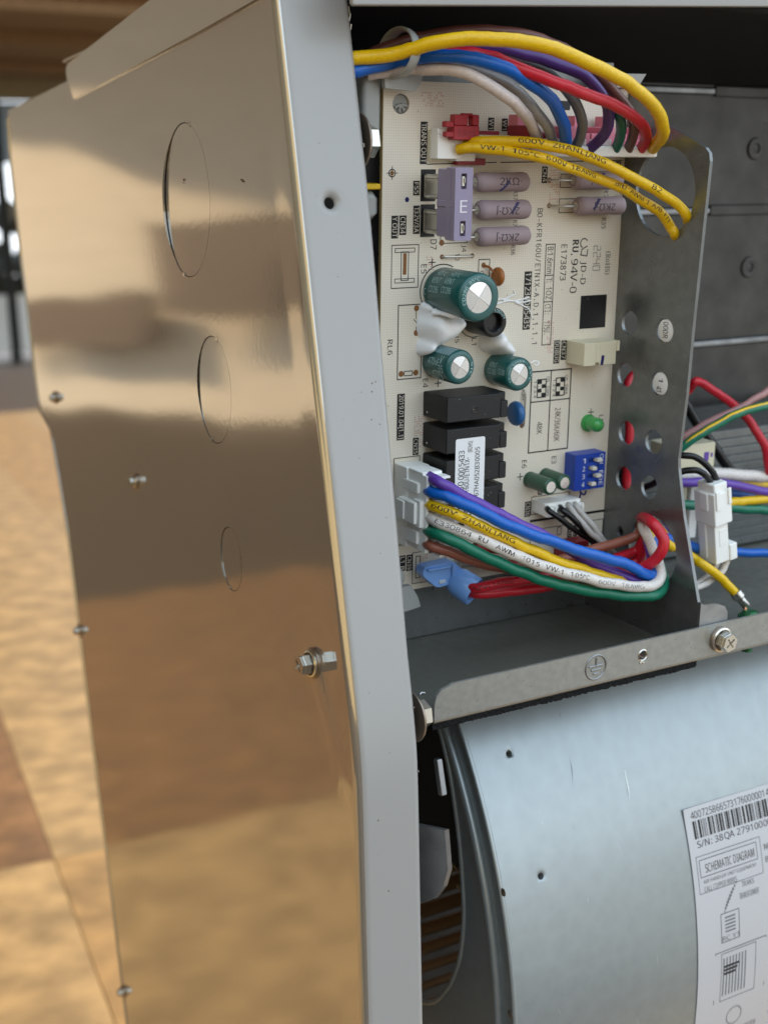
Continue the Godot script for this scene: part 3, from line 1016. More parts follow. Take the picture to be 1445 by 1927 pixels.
func bracket_and_shelf() -> void:
	var o := thing("mounting_bracket", "zinc plated steel bracket with rows of round holes right of the board", "bracket", Vector3(52.3, 0, 10))
	var out := PackedVector2Array([Vector2(-8, -104.4), Vector2(-8, 76), Vector2(2, 74), Vector2(15.6, 65.9), Vector2(33.0, 59.4), Vector2(37.4, 57.6), Vector2(39.2, 56.0), Vector2(39.8, 53.6), Vector2(37.6, 3.3), Vector2(37.0, -19.0), Vector2(35.4, -41.0), Vector2(35.8, -44.0), Vector2(39.8, -59.2), Vector2(49.8, -87.4), Vector2(49.8, -104.4)])
	var holes := [ring2(Vector2(20.3, 43.7), 14.0, 44), ring2(Vector2(26.0, -75.0), 12.0, 44), ring2(Vector2(9.0, -72.6), 1.9, 20)]
	for q in [[7.4, 0.0], [24.8, -0.3], [6.8, -17.7], [24.0, -17.9], [9.3, -37.3], [23.1, -37.7], [9.3, -53.4], [22.5, -53.6]]:
		holes.append(ring2(Vector2(q[0], q[1]), 4.1, 28))
	var side := part(o, "side_plate", MB.new().plate(out, holes, func(p, s): return Vector3(52.3 + 1.2 * s, p.y, p.x), 2.5), mats.galv_shaded)
	var slug := MB.new()
	for q in [[24.8, -0.3], [24.0, -17.9]]:
		slug.lathe(Vector3(52.6, q[1], q[0] + 0.3), axis(Vector3(-1, 0, 0)), [Vector2(0.02, 0.25), Vector2(3.3, 0.25), Vector2(3.75, 0.0), Vector2(3.75, -0.8)], 28)
	var sl := part(o, "hole_plug", slug, mats.paper, "pale round plugs with printed marks")
	var marks := MB.new()
	var fz := func(x: float, y0: float, sz: float) -> Callable:
		return func(u, v): return Vector3(52.3 + 0.02, y0 - u * sz * 1.6, x + (v - 0.5) * -sz)
	letters(marks, "000R", func(u, v): return Vector3(52.28, 2.6 - u * 5.4, 24.0 + v * 2.4), Vector3(-1, 0, 0), "sans")
	letters(marks, "1", func(u, v): return Vector3(52.28, -16.0 - u * 1.2, 23.6 + v * 2.0), Vector3(-1, 0, 0), "sans")
	letters(marks, "41", func(u, v): return Vector3(52.28, -18.8 - u * 1.8, 22.6 + v * 2.6), Vector3(-1, 0, 0), "sans")
	part(sl, "printed_marking", marks, mats.ink, "", "stuff")
	part(o, "foot_tab", MB.new().plate(PackedVector2Array([Vector2(52.4, -104.0), Vector2(52.4, -86.2), Vector2(54.0, -87.4), Vector2(60.4, -88.0), Vector2(63.4, -89.2), Vector2(64.8, -91.6), Vector2(65.0, -104.0)]), [], func(p, s): return Vector3(p.x, p.y, 50.9 - 1.2 * s), 2.0), mats.galv)
	part(o, "back_plate", MB.new().bx(-52, 52.2, -104.7, 84, -9.2, -8.0, 0.2), mats.galv_shaded)
	# shelf with its turned up front edge
	var s := thing("shelf", "grey steel shelf with a turned up front edge under the board", "shelf", Vector3(100, -105, 0))
	part(s, "tray", MB.new().bx(-62, 300, -105.8, -104.8, -84, 50.6, 0.3), mats.shelf_steel)
	var fo := PackedVector2Array([Vector2(-51.4, -105.0), Vector2(-51.4, -100.2), Vector2(-50.8, -97.6), Vector2(-49.2, -95.9), Vector2(-46.5, -95.2), Vector2(-45.2, -94.6), Vector2(300, -93.6), Vector2(300, -104.6)])
	var fr := part(s, "front_edge", MB.new().plate(fo, [ring2(Vector2(27.5, -99.4), 1.55, 24)], func(p, q): return Vector3(p.x, p.y, 52.2 - 1.0 * q), 3.0), mats.flange_steel)
	var bend := MB.new()
	for i in 5:
		var a := PI / 2.0 * i / 5.0
		var b := PI / 2.0 * (i + 1) / 5.0
		var p := func(t: float, x: float, yy: float) -> Vector3: return Vector3(x, yy - 1.6 * sin(t), 50.6 + 1.6 * cos(t))
		var n := func(t: float) -> Vector3: return Vector3(0, -sin(t), cos(t))
		bend.quads(p.call(a, -51.4, -105.0), p.call(a, 300, -104.6), p.call(b, 300, -104.6), p.call(b, -51.4, -105.0), n.call(a), n.call(a), n.call(b), n.call(b))
	part(fr, "bend", bend, mats.flange_steel)
	var sym := MB.new()
	var circle := PackedVector3Array()
	for i in 41:
		circle.push_back(Vector3(8.4 + 4.0 * cos(TAU * i / 40.0), -99.75 + 4.0 * sin(TAU * i / 40.0), 52.2))
	sym.tube(circle, [0.34], 8, false)
	for q in [[8.4, -96.6, 8.4, -99.3], [5.6, -99.3, 11.2, -99.3], [6.6, -100.6, 10.2, -100.6], [7.4, -101.9, 9.4, -101.9]]:
		sym.tube(PackedVector3Array([Vector3(q[0], q[1], 52.2), Vector3(q[2], q[3], 52.2)]), [0.34], 8)
	part(fr, "earth_symbol", sym, mats.galv)
	part(fr, "thread_rim", MB.new().lathe(Vector3(27.5, -99.4, 52.2), Basis(), [Vector2(2.1, 0.0), Vector2(1.75, 0.25), Vector2(1.5, 0.0), Vector2(1.5, -2.5)], 24), mats.screw)
	part(fr, "burr", MB.new().box(Vector3(27.0, -101.6, 52.3), Vector3(1.6, 0.8, 0.5), 0.2, Basis(Vector3(0, 0, 1), 0.4)).box(Vector3(28.0, -101.9, 52.3), Vector3(0.9, 0.6, 0.4), 0.15), mats.screw)
	var fn := FastNoiseLite.new()
	fn.frequency = 0.9
	fn.seed = 3
	var foam := func(u: float, v: float) -> Vector3:
		var x := lerpf(-51.5, 52.0, u)
		var a := TAU * v
		var c := Vector2(cos(a), sin(a))
		c /= maxf(absf(c.x), absf(c.y))
		var b := fn.get_noise_3d(x, a * 3.0, 0.0)
		return Vector3(x + 0.2 * b, -107.1 + c.y * (1.3 + 0.22 * b) + 0.25 * fn.get_noise_1d(x * 0.1), 44.0 + c.x * (7.4 + 0.6 * b))
	part(s, "foam_strip", MB.new().sheet(300, 40, foam, Vector3(0, 0, 1)), mats.foam, "black foam gasket under the edge")
	part(s, "end_tab", MB.new().bx(-62.2, -60.8, -116, -86, 16, 50, 0.3), mats.galv)
	part(s, "debris", MB.new().tube(spline([-45.5, -104.4, 35, -44.6, -104.2, 34.4, -43.6, -104.3, 34.8]), [0.22], 6), mats.nylon)
	var h := thing("screw", "bright hex cross screw on the shelf's front edge", "screw", Vector3(60.7, -100, 53))
	hexscrew(h, Vector3(60.7, -99.7, 52.2), Vector3(0, 0, 1), 3.3, true, mats.screw, 4.3, 3.6, 0.35)
	var b1 := thing("bolt", "pale hex bolt on a washer behind the flange, beside the board's top", "bolt", Vector3(-62, 58, 28), "bolts on the inner side of the side panel")
	hexscrew(b1, Vector3(-55.2, 58.2, 10.0), Vector3(1, 0, 0), 4.7, false, mats.screw, 8.0, 4.8, 0.1)
	var b2 := thing("bolt", "pale hex bolt on a rusty washer at the shelf's left end", "bolt", Vector3(-58, -102, 52), "bolts on the inner side of the side panel")
	hexscrew(b2, Vector3(-61.8, -100.0, 56.0), Vector3(1, 0, 0), 4.1, false, mats.screw, 7.4, 4.4, 0.1)
	# transformer behind the bracket
	var t := thing("transformer", "grey laminated metal block behind the wires right of the bracket", "transformer", Vector3(130, -65, -45))
	for i in 14:
		part(t, "lamination", MB.new().bx(92, 220, -104.0 + i * 3.6, -100.5 + i * 3.6, -78, -34 - absf(i - 6.5) * 0.15, 0.3), mats.galv_shaded)


func blower() -> void:
	var yc := -238.8
	var zc := -129.0
	var r := 187.2
	var o := thing("blower_housing", "pale galvanised blower scroll with a printed label under the shelf", "blower", Vector3(80, -200, 0))
	var cyl := func(x: float, deg: float, rr: float) -> Vector3:
		var y := yc + rr * sin(deg_to_rad(deg))
		return Vector3(x, minf(y, -109.5 - (r - rr) + maxf(0.0, 44.0 - deg) * 0.5), zc + rr * cos(deg_to_rad(deg)))
	var hole_at := [Vector2(-5.4, 33.2), Vector2(-4.2, 20.7)]
	var whole := func(p: Vector3) -> bool:
		for h in hole_at:
			if p.distance_to(cyl.call(h.x, h.y, r)) < 2.3:
				return false
		return true
	part(o, "scroll_sheet", MB.new().sheet(160, 200, func(u, v): return cyl.call(lerpf(-20.0, 300.0, u), lerpf(-62.0, 86.0, v), r + 0.04 * sin(u * 40.0 + v * 9.0) * sin(v * 23.0)), Vector3(0, 0.3, 1), whole), mats.scroll)
	for h in hole_at:
		var c: Vector3 = cyl.call(h.x, h.y, r)
		var n: Vector3 = (c - Vector3(h.x, yc, zc)).normalized()
		var dish := func(u: float, v: float) -> Vector3:
			var rad := lerpf(1.15, 4.6, u)
			return cyl.call(h.x + rad * cos(v * TAU), h.y + rad * sin(v * TAU) / 3.267, r + 0.03 - 0.3 * exp(-(rad - 1.15) * 2.0))
		var hp := part(o, "screw_hole", MB.new().sheet(8, 32, dish, n), mats.scroll)
		part(hp, "bore", MB.new().lathe(c, axis(n), [Vector2(1.15, -0.25), Vector2(1.0, -3.0)], 24), mats.scroll)
	var edge := PackedVector3Array()
	var bead := PackedVector3Array()
	for i in 80:
		var g := lerpf(-62.0, 86.0, i / 79.0)
		edge.push_back(cyl.call(-20.3, g, r - 0.2))
		bead.push_back(cyl.call(-20.6, g, r - 9.0))
	part(o, "rolled_edge", MB.new().tube(edge, [0.9], 10), mats.scroll)
	part(o, "bead", MB.new().tube(bead, [1.6], 10, true), mats.scroll)
	var outline := PackedVector2Array()
	for i in 70:
		var p: Vector3 = cyl.call(0, lerpf(-62.0, 86.0, i / 69.0), r - 0.6)
		outline.push_back(Vector2(p.z, p.y))
	var inlet := PackedVector2Array()
	var ic := [Vector2(-45, -105), Vector2(-10, -112), Vector2(10.5, -136.6), Vector2(20.6, -163.4), Vector2(25.0, -186), Vector2(25.6, -199), Vector2(23.4, -213), Vector2(17, -227), Vector2(5, -240), Vector2(-20, -248), Vector2(-45, -246), Vector2(-64, -228), Vector2(-70, -190), Vector2(-66, -145), Vector2(-58, -118)]
	for i in ic.size():
		for k in 4:
			inlet.push_back((ic[i] as Vector2).cubic_interpolate(ic[(i + 1) % ic.size()], ic[(i - 1 + ic.size()) % ic.size()], ic[(i + 2) % ic.size()], k / 4.0))
	var sp := part(o, "inlet_side", MB.new().plate(outline, [inlet], func(p, s): return Vector3(-20.0 + 1.0 * s, p.y, p.x), 6.0), mats.scroll)
	var rim := PackedVector3Array()
	for p in inlet:
		rim.push_back(Vector3(-20.0, p.y, p.x))
	rim.push_back(rim[0])
	part(sp, "inlet_rim", MB.new().tube(rim, [0.9], 8, false), mats.scroll)
	for q in [[-173.0, 49.6], [-214.0, 56.0]]:
		part(sp, "rivet", MB.new().lathe(Vector3(-20.4, q[0], q[1] - 2.0), axis(Vector3(-1, 0, 0)), [Vector2(0.02, 0.5), Vector2(0.9, 0.35), Vector2(1.4, 0)], 16), mats.washer)
	part(o, "scratch", MB.new().tube(PackedVector3Array([cyl.call(19.0, 36.0, r), cyl.call(17.0, 30.0, r + 0.05), cyl.call(12.0, 24.3, r)]), [0.14, 0.16, 0.1], 6), mats.scroll)
	part(o, "scratch", MB.new().tube(PackedVector3Array([cyl.call(38.0, 28.5, r), cyl.call(37.6, 26.5, r + 0.05), cyl.call(37.2, 25.6, r)]), [0.2, 0.3, 0.1], 6), mats.scratch)
	part(o, "shroud", MB.new().plate(PackedVector2Array([Vector2(-75, -108), Vector2(10, -108), Vector2(26, -136), Vector2(30, -181), Vector2(-75, -176)]), [], func(p, s): return Vector3(-17.0 + 1.0 * s, p.y, p.x), 8.0), mats.liner)  # dark sheet added where the inlet is only in shade
	# motor mount and wheel seen through the inlet
	var mp := thing("motor_mount", "grey rounded plate and strap beside the blower inlet, half in the dark", "mount", Vector3(-48, -150, 20))
	part(mp, "plate", MB.new().plate(PackedVector2Array([Vector2(36, -140), Vector2(57.6, -138.3), Vector2(58.8, -151), Vector2(57.6, -157), Vector2(55, -162), Vector2(46, -169), Vector2(36, -169)]), [], func(p, s): return Vector3(-50.0 + 0.6 * (p.x - 58.0) + 1.5 * s, p.y, p.x), 3.0), mats.galv)
	part(mp, "strap", MB.new().box(Vector3(-50, -122.6, 54), Vector3(2, 11, 2.4), 0.4, Basis(Vector3.RIGHT, -0.3)), mats.galv)
	var w := thing("centrifugal_fan", "centrifugal fan wheel with curved blades coloured tan for warm reflected light inside the inlet opening", "fan", Vector3(40, -235, -62))
	var wc := Vector3(0, -235, -62)
	for i in 64:
		var a := TAU * i / 64.0
		var c := wc + Vector3(40, 86 * sin(a), 86 * cos(a))
		part(w, "blade", MB.new().box(c, Vector3(104, 1.0, 11), 0.3, Basis(Vector3.RIGHT, -a + 0.75)), mats.blade)
	part(w, "ring", MB.new().lathe(wc + Vector3(-12, 0, 0), Basis(Vector3(0, 0, -1), Vector3(0, 1, 0), Vector3(1, 0, 0)), [Vector2(91, 0), Vector2(93, 0), Vector2(93, 3), Vector2(91, 3)], 64), mats.galv_shaded)
	part(w, "hub_plate", MB.new().lathe(wc + Vector3(90, 0, 0), Basis(Vector3(0, 0, -1), Vector3(0, 1, 0), Vector3(1, 0, 0)), [Vector2(0.5, 0), Vector2(92, 0), Vector2(92, 2)], 64), mats.galv_shaded)
	var sg := RandomNumberGenerator.new()
	sg.seed = 15
	var scuff := MB.new()
	for i in 16:
		var sx := sg.randf_range(-12.0, 56.0)
		var sd := sg.randf_range(-8.0, 38.0)
		var ln := sg.randf_range(1.5, 9.0)
		var lean := sg.randf_range(-0.5, 0.5)
		scuff.tube(PackedVector3Array([cyl.call(sx, sd, r), cyl.call(sx + lean * ln * 0.5, sd - ln * 0.15, r + 0.02), cyl.call(sx + lean * ln, sd - ln * 0.3, r)]), [0.03, sg.randf_range(0.03, 0.06), 0.03], 5, false)
	part(o, "scuffs", scuff, mats.scratch, "", "stuff")
	# label
	var x0 := 58.4
	var top := 22.9
	var L := func(mm: float, dn: float, up := 0.12) -> Vector3: return cyl.call(x0 + mm, top - dn / 3.267, r + up + 0.16 + 0.07 * sin(mm / 7.0 + dn / 11.0) * sin(dn / 17.0 + mm / 23.0) + 0.5 * exp(-(mm + dn) / 3.5))
	var lb := part(o, "label", MB.new().sheet(30, 40, func(u, v): return L.call(u * 120.0, v * 125.0, 0.16), Vector3(0, 0.3, 1)), mats.label_paper, "white printed label with a barcode and wiring diagrams")
	var ink := MB.new()
	var soft := MB.new()
	var out := Vector3(0, 0.3, 1)
	var put := func(mb: MB, s: String, a: float, b: float, y0: float, y1: float, kind := "sans") -> void: letters(mb, s, func(u, v): return L.call(lerpf(a, b, u), lerpf(y1, y0, v), 0.22), out, kind)
	var bar := func(mb: MB, a: float, b: float, y0: float, y1: float) -> void:
		for k in 3:
			var t0 := lerpf(y0, y1, k / 3.0)
			var t1 := lerpf(y0, y1, (k + 1) / 3.0)
			mb.quad(L.call(a, t0, 0.2), L.call(b, t0, 0.2), L.call(b, t1, 0.2), L.call(a, t1, 0.2), out)
	var box := func(mb: MB, a: float, b: float, y0: float, y1: float, t := 0.3) -> void:
		bar.call(mb, a, b, y0, y0 + t)
		bar.call(mb, a, b, y1 - t, y1)
		bar.call(mb, a, a + t, y0, y1)
		bar.call(mb, b - t, b, y0, y1)
	put.call(ink, "4007258665731760000014728", 3.0, 46.0, 1.6, 4.2, "sans")
	var g := RandomNumberGenerator.new()
	g.seed = 77
	var x := 3.2
	while x < 62.0:
		var wd: float = [0.25, 0.4, 0.7, 1.0][g.randi() % 4]
		bar.call(ink, x, x + wd, 4.9, 11.2)
		x += wd + [0.3, 0.45, 0.8][g.randi() % 3]
	put.call(ink, "S/N: 38QA 2791000001 U4", 3.8, 50.0, 12.0, 15.0)
	box.call(soft, 2.2, 33.0, 17.2, 30.6, 0.25)
	box.call(soft, 3.4, 31.0, 18.6, 25.0, 0.3)
	put.call(ink, "SCHEMATIC DIAGRAM", 6.0, 29.5, 20.6, 23.6, "sans")
	put.call(soft, "AIR HANDLER UNIT EQUIPMENT", 4.4, 30.0, 26.0, 27.6)
	put.call(soft, "CALL COPPER WIRES", 4.6, 20.0, 28.4, 30.2)
	put.call(ink, "NOTES 1", 34.5, 44.0, 20.4, 22.6)
	put.call(ink, "BLK", 34.5, 40.0, 25.0, 27.0)
	put.call(soft, "TRANS", 22.0, 28.0, 31.0, 33.0)
	put.call(soft, "TRANSFORMER", 20.5, 30.0, 35.0, 37.2)
	box.call(soft, 11.0, 20.0, 40.0, 51.0, 0.35)
	for k in 5:
		bar.call(soft, 13.0, 18.0, 41.6 + k * 1.3, 42.2 + k * 1.3)
	put.call(soft, "RC Y1", 11.6, 19.6, 48.6, 50.4)
	for k in 10:
		bar.call(soft, 13.0 + k * 0.7 - 0.14 * k * (9 - k) * 0.3, 13.35 + k * 0.7, 40.0 - k * 1.0, 39.0 - k * 1.0)
	box.call(soft, 8.0, 33.0, 54.0, 112.0, 0.35)
	box.call(soft, 11.0, 28.0, 55.0, 74.0, 0.3)
	for k in 8:
		bar.call(soft, 12.0 + k * 1.5, 12.6 + k * 1.5, 57.0, 72.0)
	for k in 3:
		bar.call(ink, 12.5, 20.0 - k, 60.0 + k * 1.4, 60.9 + k * 1.4)
	for k in 24:
		var a := TAU * k / 24.0
		var c := Vector2(19.0 + 3.6 * cos(a), 82.0 + 3.6 * sin(a))
		bar.call(soft, c.x - 0.2, c.x + 0.2, c.y - 0.45, c.y + 0.45)
	for k in 7:
		bar.call(soft, 14.0 + k * 1.1, 14.5 + k * 1.1, 92.0, 101.0)
	put.call(soft, "FAN MOTOR", 22.0, 31.0, 88.0, 90.4)
	box.call(soft, 37.0, 60.0, 46.0, 108.0, 0.35)
	bar.call(ink, 38.5, 41.0, 66.0, 73.0)
	part(lb, "printed_marking", ink, mats.ink, "", "stuff")
	part(lb, "printed_diagram", soft, mats.grey_ink, "", "stuff")


var pcb: Node3D


func board() -> void:
	var o := thing("circuit_board", "cream control circuit board crowded with components and black legends", "circuit board", Vector3(6, -4, 0))
	pcb = o
	var out := PackedVector2Array([Vector2(-40.6, -84), Vector2(52.2, -84), Vector2(52.2, 75.5), Vector2(-38.4, 75.5), Vector2(-40.6, 73.2)])
	var hole := [ring2(Vector2(-34.6, 68.9), 2.9, 28)]
	part(o, "substrate", MB.new().plate(out, hole, func(p, s): return Vector3(p.x, p.y, -1.6 * s), 5.0), mats.board)
	part(o, "edge_band", MB.new().bx(-40.75, -40.62, -83.8, 73.0, -1.5, -0.1, 0.03), mats.board_edge)
	# black legends
	var k := MB.new()
	var w := MB.new()
	var inv := func(s: String, x0: float, x1: float, top: float, low: float) -> void:
		k.patch(x0, x1, low, top, 0.05)
		down(w, s, x0 + 0.35, x1 - 0.35, top - 0.45, low + 0.45, 0.1, "sans")
	inv.call("TRANS OUT", -27.6, -25.1, 64.0, 51.6)
	inv.call("FS5", -29.8, -27.5, 46.7, 42.4)
	inv.call("T32V/3A", -29.6, -27.2, 39.4, 30.9)
	inv.call("CN34", -34.5, -32.0, 36.5, 30.7)
	inv.call("Y OUT", -37.3, -34.9, 36.5, 29.7)
	inv.call("171230005435", 13.2, 16.2, 18.0, -0.9)
	inv.call("CN37", 29.5, 31.9, -5.4, -12.0)
	inv.call("DUBUG", 26.5, 29.0, -5.2, -13.0)
	inv.call("2019.01.04[1.1]", -34.2, -31.4, -18.3, -33.2)
	inv.call("CN35", -28.1, -25.9, -33.0, -38.6)
	inv.call("CN36", 17.3, 19.8, -59.7, -65.1)
	inv.call("CN39", -29.7, -27.4, -71.8, -77.3)
	inv.call("L1 B", -32.3, -30.0, -71.7, -77.0)
	inv.call("CN4", 18.4, 20.6, 51.0, 45.8)
	inv.call("C", 48.6, 50.6, 52.6, 50.4)
	inv.call("W1", -3.1, -0.8, 65.6, 61.8)
	inv.call("W1", 2.1, 4.3, 65.4, 61.6)
	inv.call("W2", 7.0, 9.2, 65.4, 61.6)
	inv.call("12", 22.6, 24.4, -55.2, -58.0)
	inv.call("1", 33.2, 34.8, -55.2, -57.0)
	inv.call("HD", 36.2, 38.2, -71.0, -75.0)
	inv.call("1A", 38.8, 40.6, -70.8, -75.0)
	k.patch(21.5, 28.5, 68.4, 71.2, 0.05)
	for q in [["D7", -23.2, -20.9, 29.1, 26.0], ["J4", -11.8, -9.9, 27.2, 24.9], ["10", -13.9, -12.2, 24.6, 22.4], ["E5", -26.4, -24.4, 21.6, 18.8], ["RL6", -38.0, -36.2, -1.0, -5.8], ["E4", -24.8, -22.9, -14.2, -17.0], ["E6", 15.3, 17.2, -45.0, -47.8],
			["E3", 27.8, 29.7, -45.0, -47.6], ["R37", 7.6, 9.2, 43.6, 40.6], ["R73", 7.8, 9.4, 34.4, 31.4], ["R36", 7.4, 9.0, 26.6, 23.4], ["R7", 44.3, 45.9, 44.0, 40.6], ["R35", 43.9, 45.7, 34.4, 30.9], ["BO-KFR160U/ETN1X-A.D.1.1.1.1", 17.3, 19.4, 37.9, -5.8],
			["B:1.6mm", 22.0, 24.4, 25.6, 16.9], ["T:  1OZ", 22.1, 24.4, 15.6, 8.6], ["CTI:  175U.", 21.9, 24.3, 7.0, -2.9], ["E173873", 27.6, 30.0, 26.2, 14.5], ["94V-0", 31.9, 34.8, 21.4, 10.2], ["JD-D", 35.6, 38.4, 20.7, 12.9], ["(RoHS)", 46.2, 48.6, 23.4, 15.8],
			["48K", 20.9, 23.1, -32.4, -36.6], ["24K/36K/60K", 28.2, 30.6, -28.2, -39.8], ["LED", 47.6, 49.4, -32.4, -37.0], ["1", 31.7, 33.0, -11.4, -12.9], ["1", 33.9, 35.4, -46.2, -47.6], ["2", 33.9, 35.4, -49.0, -50.6], ["C5", -4.4, -2.9, 18.8, 16.2],
			["L1", -6.6, -4.8, -2.4, -4.6], ["J5", -13.4, -11.6, -1.0, -3.6], ["J0", 14.2, 15.6, -22.0, -24.4]]:
		down(k, q[0], q[1], q[2], q[3], q[4], 0.06, "serif" if q[0] == "(RoHS)" else "mono" if q[0].begins_with("BO") or q[0] == "CTI:  175U." else "sans")
	for q in ["1 2 3 4"]:
		down(k, q, 19.0, 20.0, -18.3, -24.0, 0.06)
		down(k, q, 26.9, 27.9, -18.3, -24.2, 0.06)
	for q in [24.1, 31.9]:
		down(k, "ON", q, q + 1.2, -17.2, -19.0, 0.06)
		down(k, "SW6", q + 0.1, q + 1.3, -20.4, -23.8, 0.06)
	# date stamp in dot segments and the two maker's marks
	var dots := "2240"
	var seg := {"2": [0, 1, 3, 4, 6], "4": [1, 2, 3, 5], "0": [0, 1, 2, 4, 5, 6]}
	var sp := [[0, 1, 1, 1], [1, 1, 1, 0.5], [0, 1, 0, 0.5], [0, 0.5, 1, 0.5], [0, 0.5, 0, 0], [1, 0.5, 1, 0], [0, 0, 1, 0]]
	for i in 4:
		for s in seg[dots[i]]:
			for t in 3:
				var u := lerpf(sp[s][0], sp[s][2], 0.15 + t * 0.35)
				var v := lerpf(sp[s][1], sp[s][3], 0.15 + t * 0.35)
				k.disc(Vector2(41.2 + v * 2.9, 25.4 - i * 2.2 - u * 1.5), 0.17, 0.06, 8)
	k.arc(Vector2(37.0, 26.4), 1.5, 0.6, 4.2, 0.35, 0.06)
	k.line([Vector2(38.3, 25.4), Vector2(36.2, 24.4), Vector2(35.8, 22.6), Vector2(38.4, 22.2), Vector2(38.6, 24.2)], 0.35, 0.06)
	down(k, "RU", 32.2, 34.8, 27.6, 23.6, 0.06, "bold")
	k.disc(Vector2(32.0, 22.9), 0.3, 0.06)
	# frames and symbols
	k.rect(-37.0, -27.4, 14.7, 27.7, 0.25, 0.06)
	k.rect(-33.6, -31.0, 17.0, 25.6, 0.25, 0.06)
	for y in [26.2, 17.0]:
		k.rect(-35.8, -28.8, y - 0.7, y + 0.5, 0.22, 0.065)
	k.rect(-34.3, -25.7, -13.7, 9.4, 0.3, 0.06)
	k.line([Vector2(-27.8, 7.8), Vector2(-27.8, 5.0)], 0.25, 0.06)
	k.line([Vector2(-28.6, 4.8), Vector2(-26.8, 2.8)], 0.25, 0.065)
	k.line([Vector2(-27.7, 2.4), Vector2(-27.7, 0.6)], 0.25, 0.06)
	k.rect(-31.8, -28.8, -12.7, -11.3, 0.25, 0.06)
	k.line([Vector2(-32.8, -12.0), Vector2(-31.9, -12.0)], 0.25, 0.06)
	k.line([Vector2(-28.7, -12.0), Vector2(-27.7, -12.0)], 0.25, 0.06)
	k.rect(21.4, 25.0, -6.4, 26.4, 0.3, 0.06)
	for y in [16.4, 7.8]:
		k.line([Vector2(21.5, y), Vector2(24.9, y)], 0.3, 0.065)
	k.rect(17.8, 34.3, -42.7, -15.2, 0.45, 0.06)
	k.line([Vector2(17.9, -25.4), Vector2(34.2, -25.4)], 0.4, 0.065)
	k.line([Vector2(25.9, -15.4), Vector2(25.9, -42.5)], 0.4, 0.07)
	for q in [20.4, 28.2]:
		k.rect(q, q + 3.5, -24.0, -18.0, 0.4, 0.06)
		for i in 4:
			var up: bool = (i % 2 == 0) == (q < 25.0)
			k.patch(q + (0.2 if up else 1.75), q + (1.75 if up else 3.3), -18.2 - i * 1.45 - 1.25, -18.2 - i * 1.45, 0.065)
	k.line([Vector2(20.2, -66.9), Vector2(52, -67.2)], 0.9, 0.06)
	k.rect(20.2, 52, -83.0, -70.2, 0.25, 0.06)
	k.rect(31.8, 33.4, -73.4, -70.6, 0.25, 0.065)
	k.rect(20.0, 36.4, -64.6, -58.4, 0.25, 0.06)
	k.rect(-35.0, -25.4, -68.0, -39.0, 0.25, 0.06)
	k.rect(-27.3, -14.4, -82.0, -71.4, 0.25, 0.06)
	k.rect(-26.0, -24.4, -80.2, -72.8, 0.25, 0.065)
	k.patch(-13.0, -7.4, -67.4, -63.6, 0.05)
	k.line([Vector2(-25.0, 51.6), Vector2(0.5, 52.2)], 0.3, 0.06)
	k.line([Vector2(2.2, 52.2), Vector2(51, 52.9)], 0.3, 0.06)
	k.rect(26.0, 33, 44.4, 48.6, 0.25, 0.06)
	k.rect(25.9, 33.2, 36.4, 40.8, 0.25, 0.06)
	for y in [46.8, 38.0, 30.0]:
		k.rect(-19.5, -9.5, y - 2.2, y + 2.2, 0.25, 0.06)
	k.patch(-27.2, -21.8, 40.6, 50.1, 0.05)
	k.patch(-27.0, -21.8, 29.9, 39.7, 0.05)
	k.rect(-4.9, -0.7, 16.4, 22.4, 0.28, 0.06)
	k.arc(Vector2(-18.4, 13.3), 8.1, 1.1, 3.6, 0.35, 0.06, 30)
	k.arc(Vector2(-6.0, 3.8), 5.9, 3.4, 5.0, 0.3, 0.06, 20)
	for q in [Vector2(-22.4, 22.1), Vector2(-19.1, -16.0), Vector2(14.8, -50.6), Vector2(43.8, -31.0)]:
		k.line([q + Vector2(-1.1, 0), q + Vector2(1.1, 0)], 0.32, 0.06)
		k.line([q + Vector2(0, -1.1), q + Vector2(0, 1.1)], 0.32, 0.07)
	k.arc(Vector2(-37.3, 49.0), 1.1, 0, TAU, 0.3, 0.06, 20)
	k.line([Vector2(-39.2, 49.0), Vector2(-35.4, 49.0)], 0.22, 0.065)
	k.line([Vector2(-37.3, 50.9), Vector2(-37.3, 47.1)], 0.22, 0.07)
	part(o, "printed_legend", k, mats.ink, "black printed legends", "stuff")
	part(o, "reversed_legend", w, mats.ink_light, "", "stuff")
	part(o, "black_square", MB.new().patch(36.8, 47.9, -2.0, 9.1, 0.06), mats.ink, "plain black printed square")
	var red := MB.new()
	var g := RandomNumberGenerator.new()
	g.seed = 6
	for q in [[-27.3, -19.7, 68.6, 72.4], [23.6, 26.0, -9.0, 2.0], [22.0, 26.0, 40.0, 50.0], [-25.0, -21.5, 20.0, 24.0], [-27.5, -24.0, -36.0, -26.0], [21.0, 24.0, -58.0, -54.0], [-24.0, -21.0, -82.0, -72.0]]:
		var x: float = q[0]
		while x < q[1]:
			var y: float = q[2]
			while y < q[3]:
				if g.randf() < 0.6:
					red.disc(Vector2(x, y), 0.22, 0.04, 6)
				y += 0.75
			x += 0.75
	part(o, "red_flux_dots", red, mats.ink_red, "", "stuff")
	var blue := MB.new().disc(Vector2(-31.9, 41.2), 0.75, 0.07, 14)
	part(o, "pen_dot", blue, mats.ink_blue)
	var holes := MB.new()
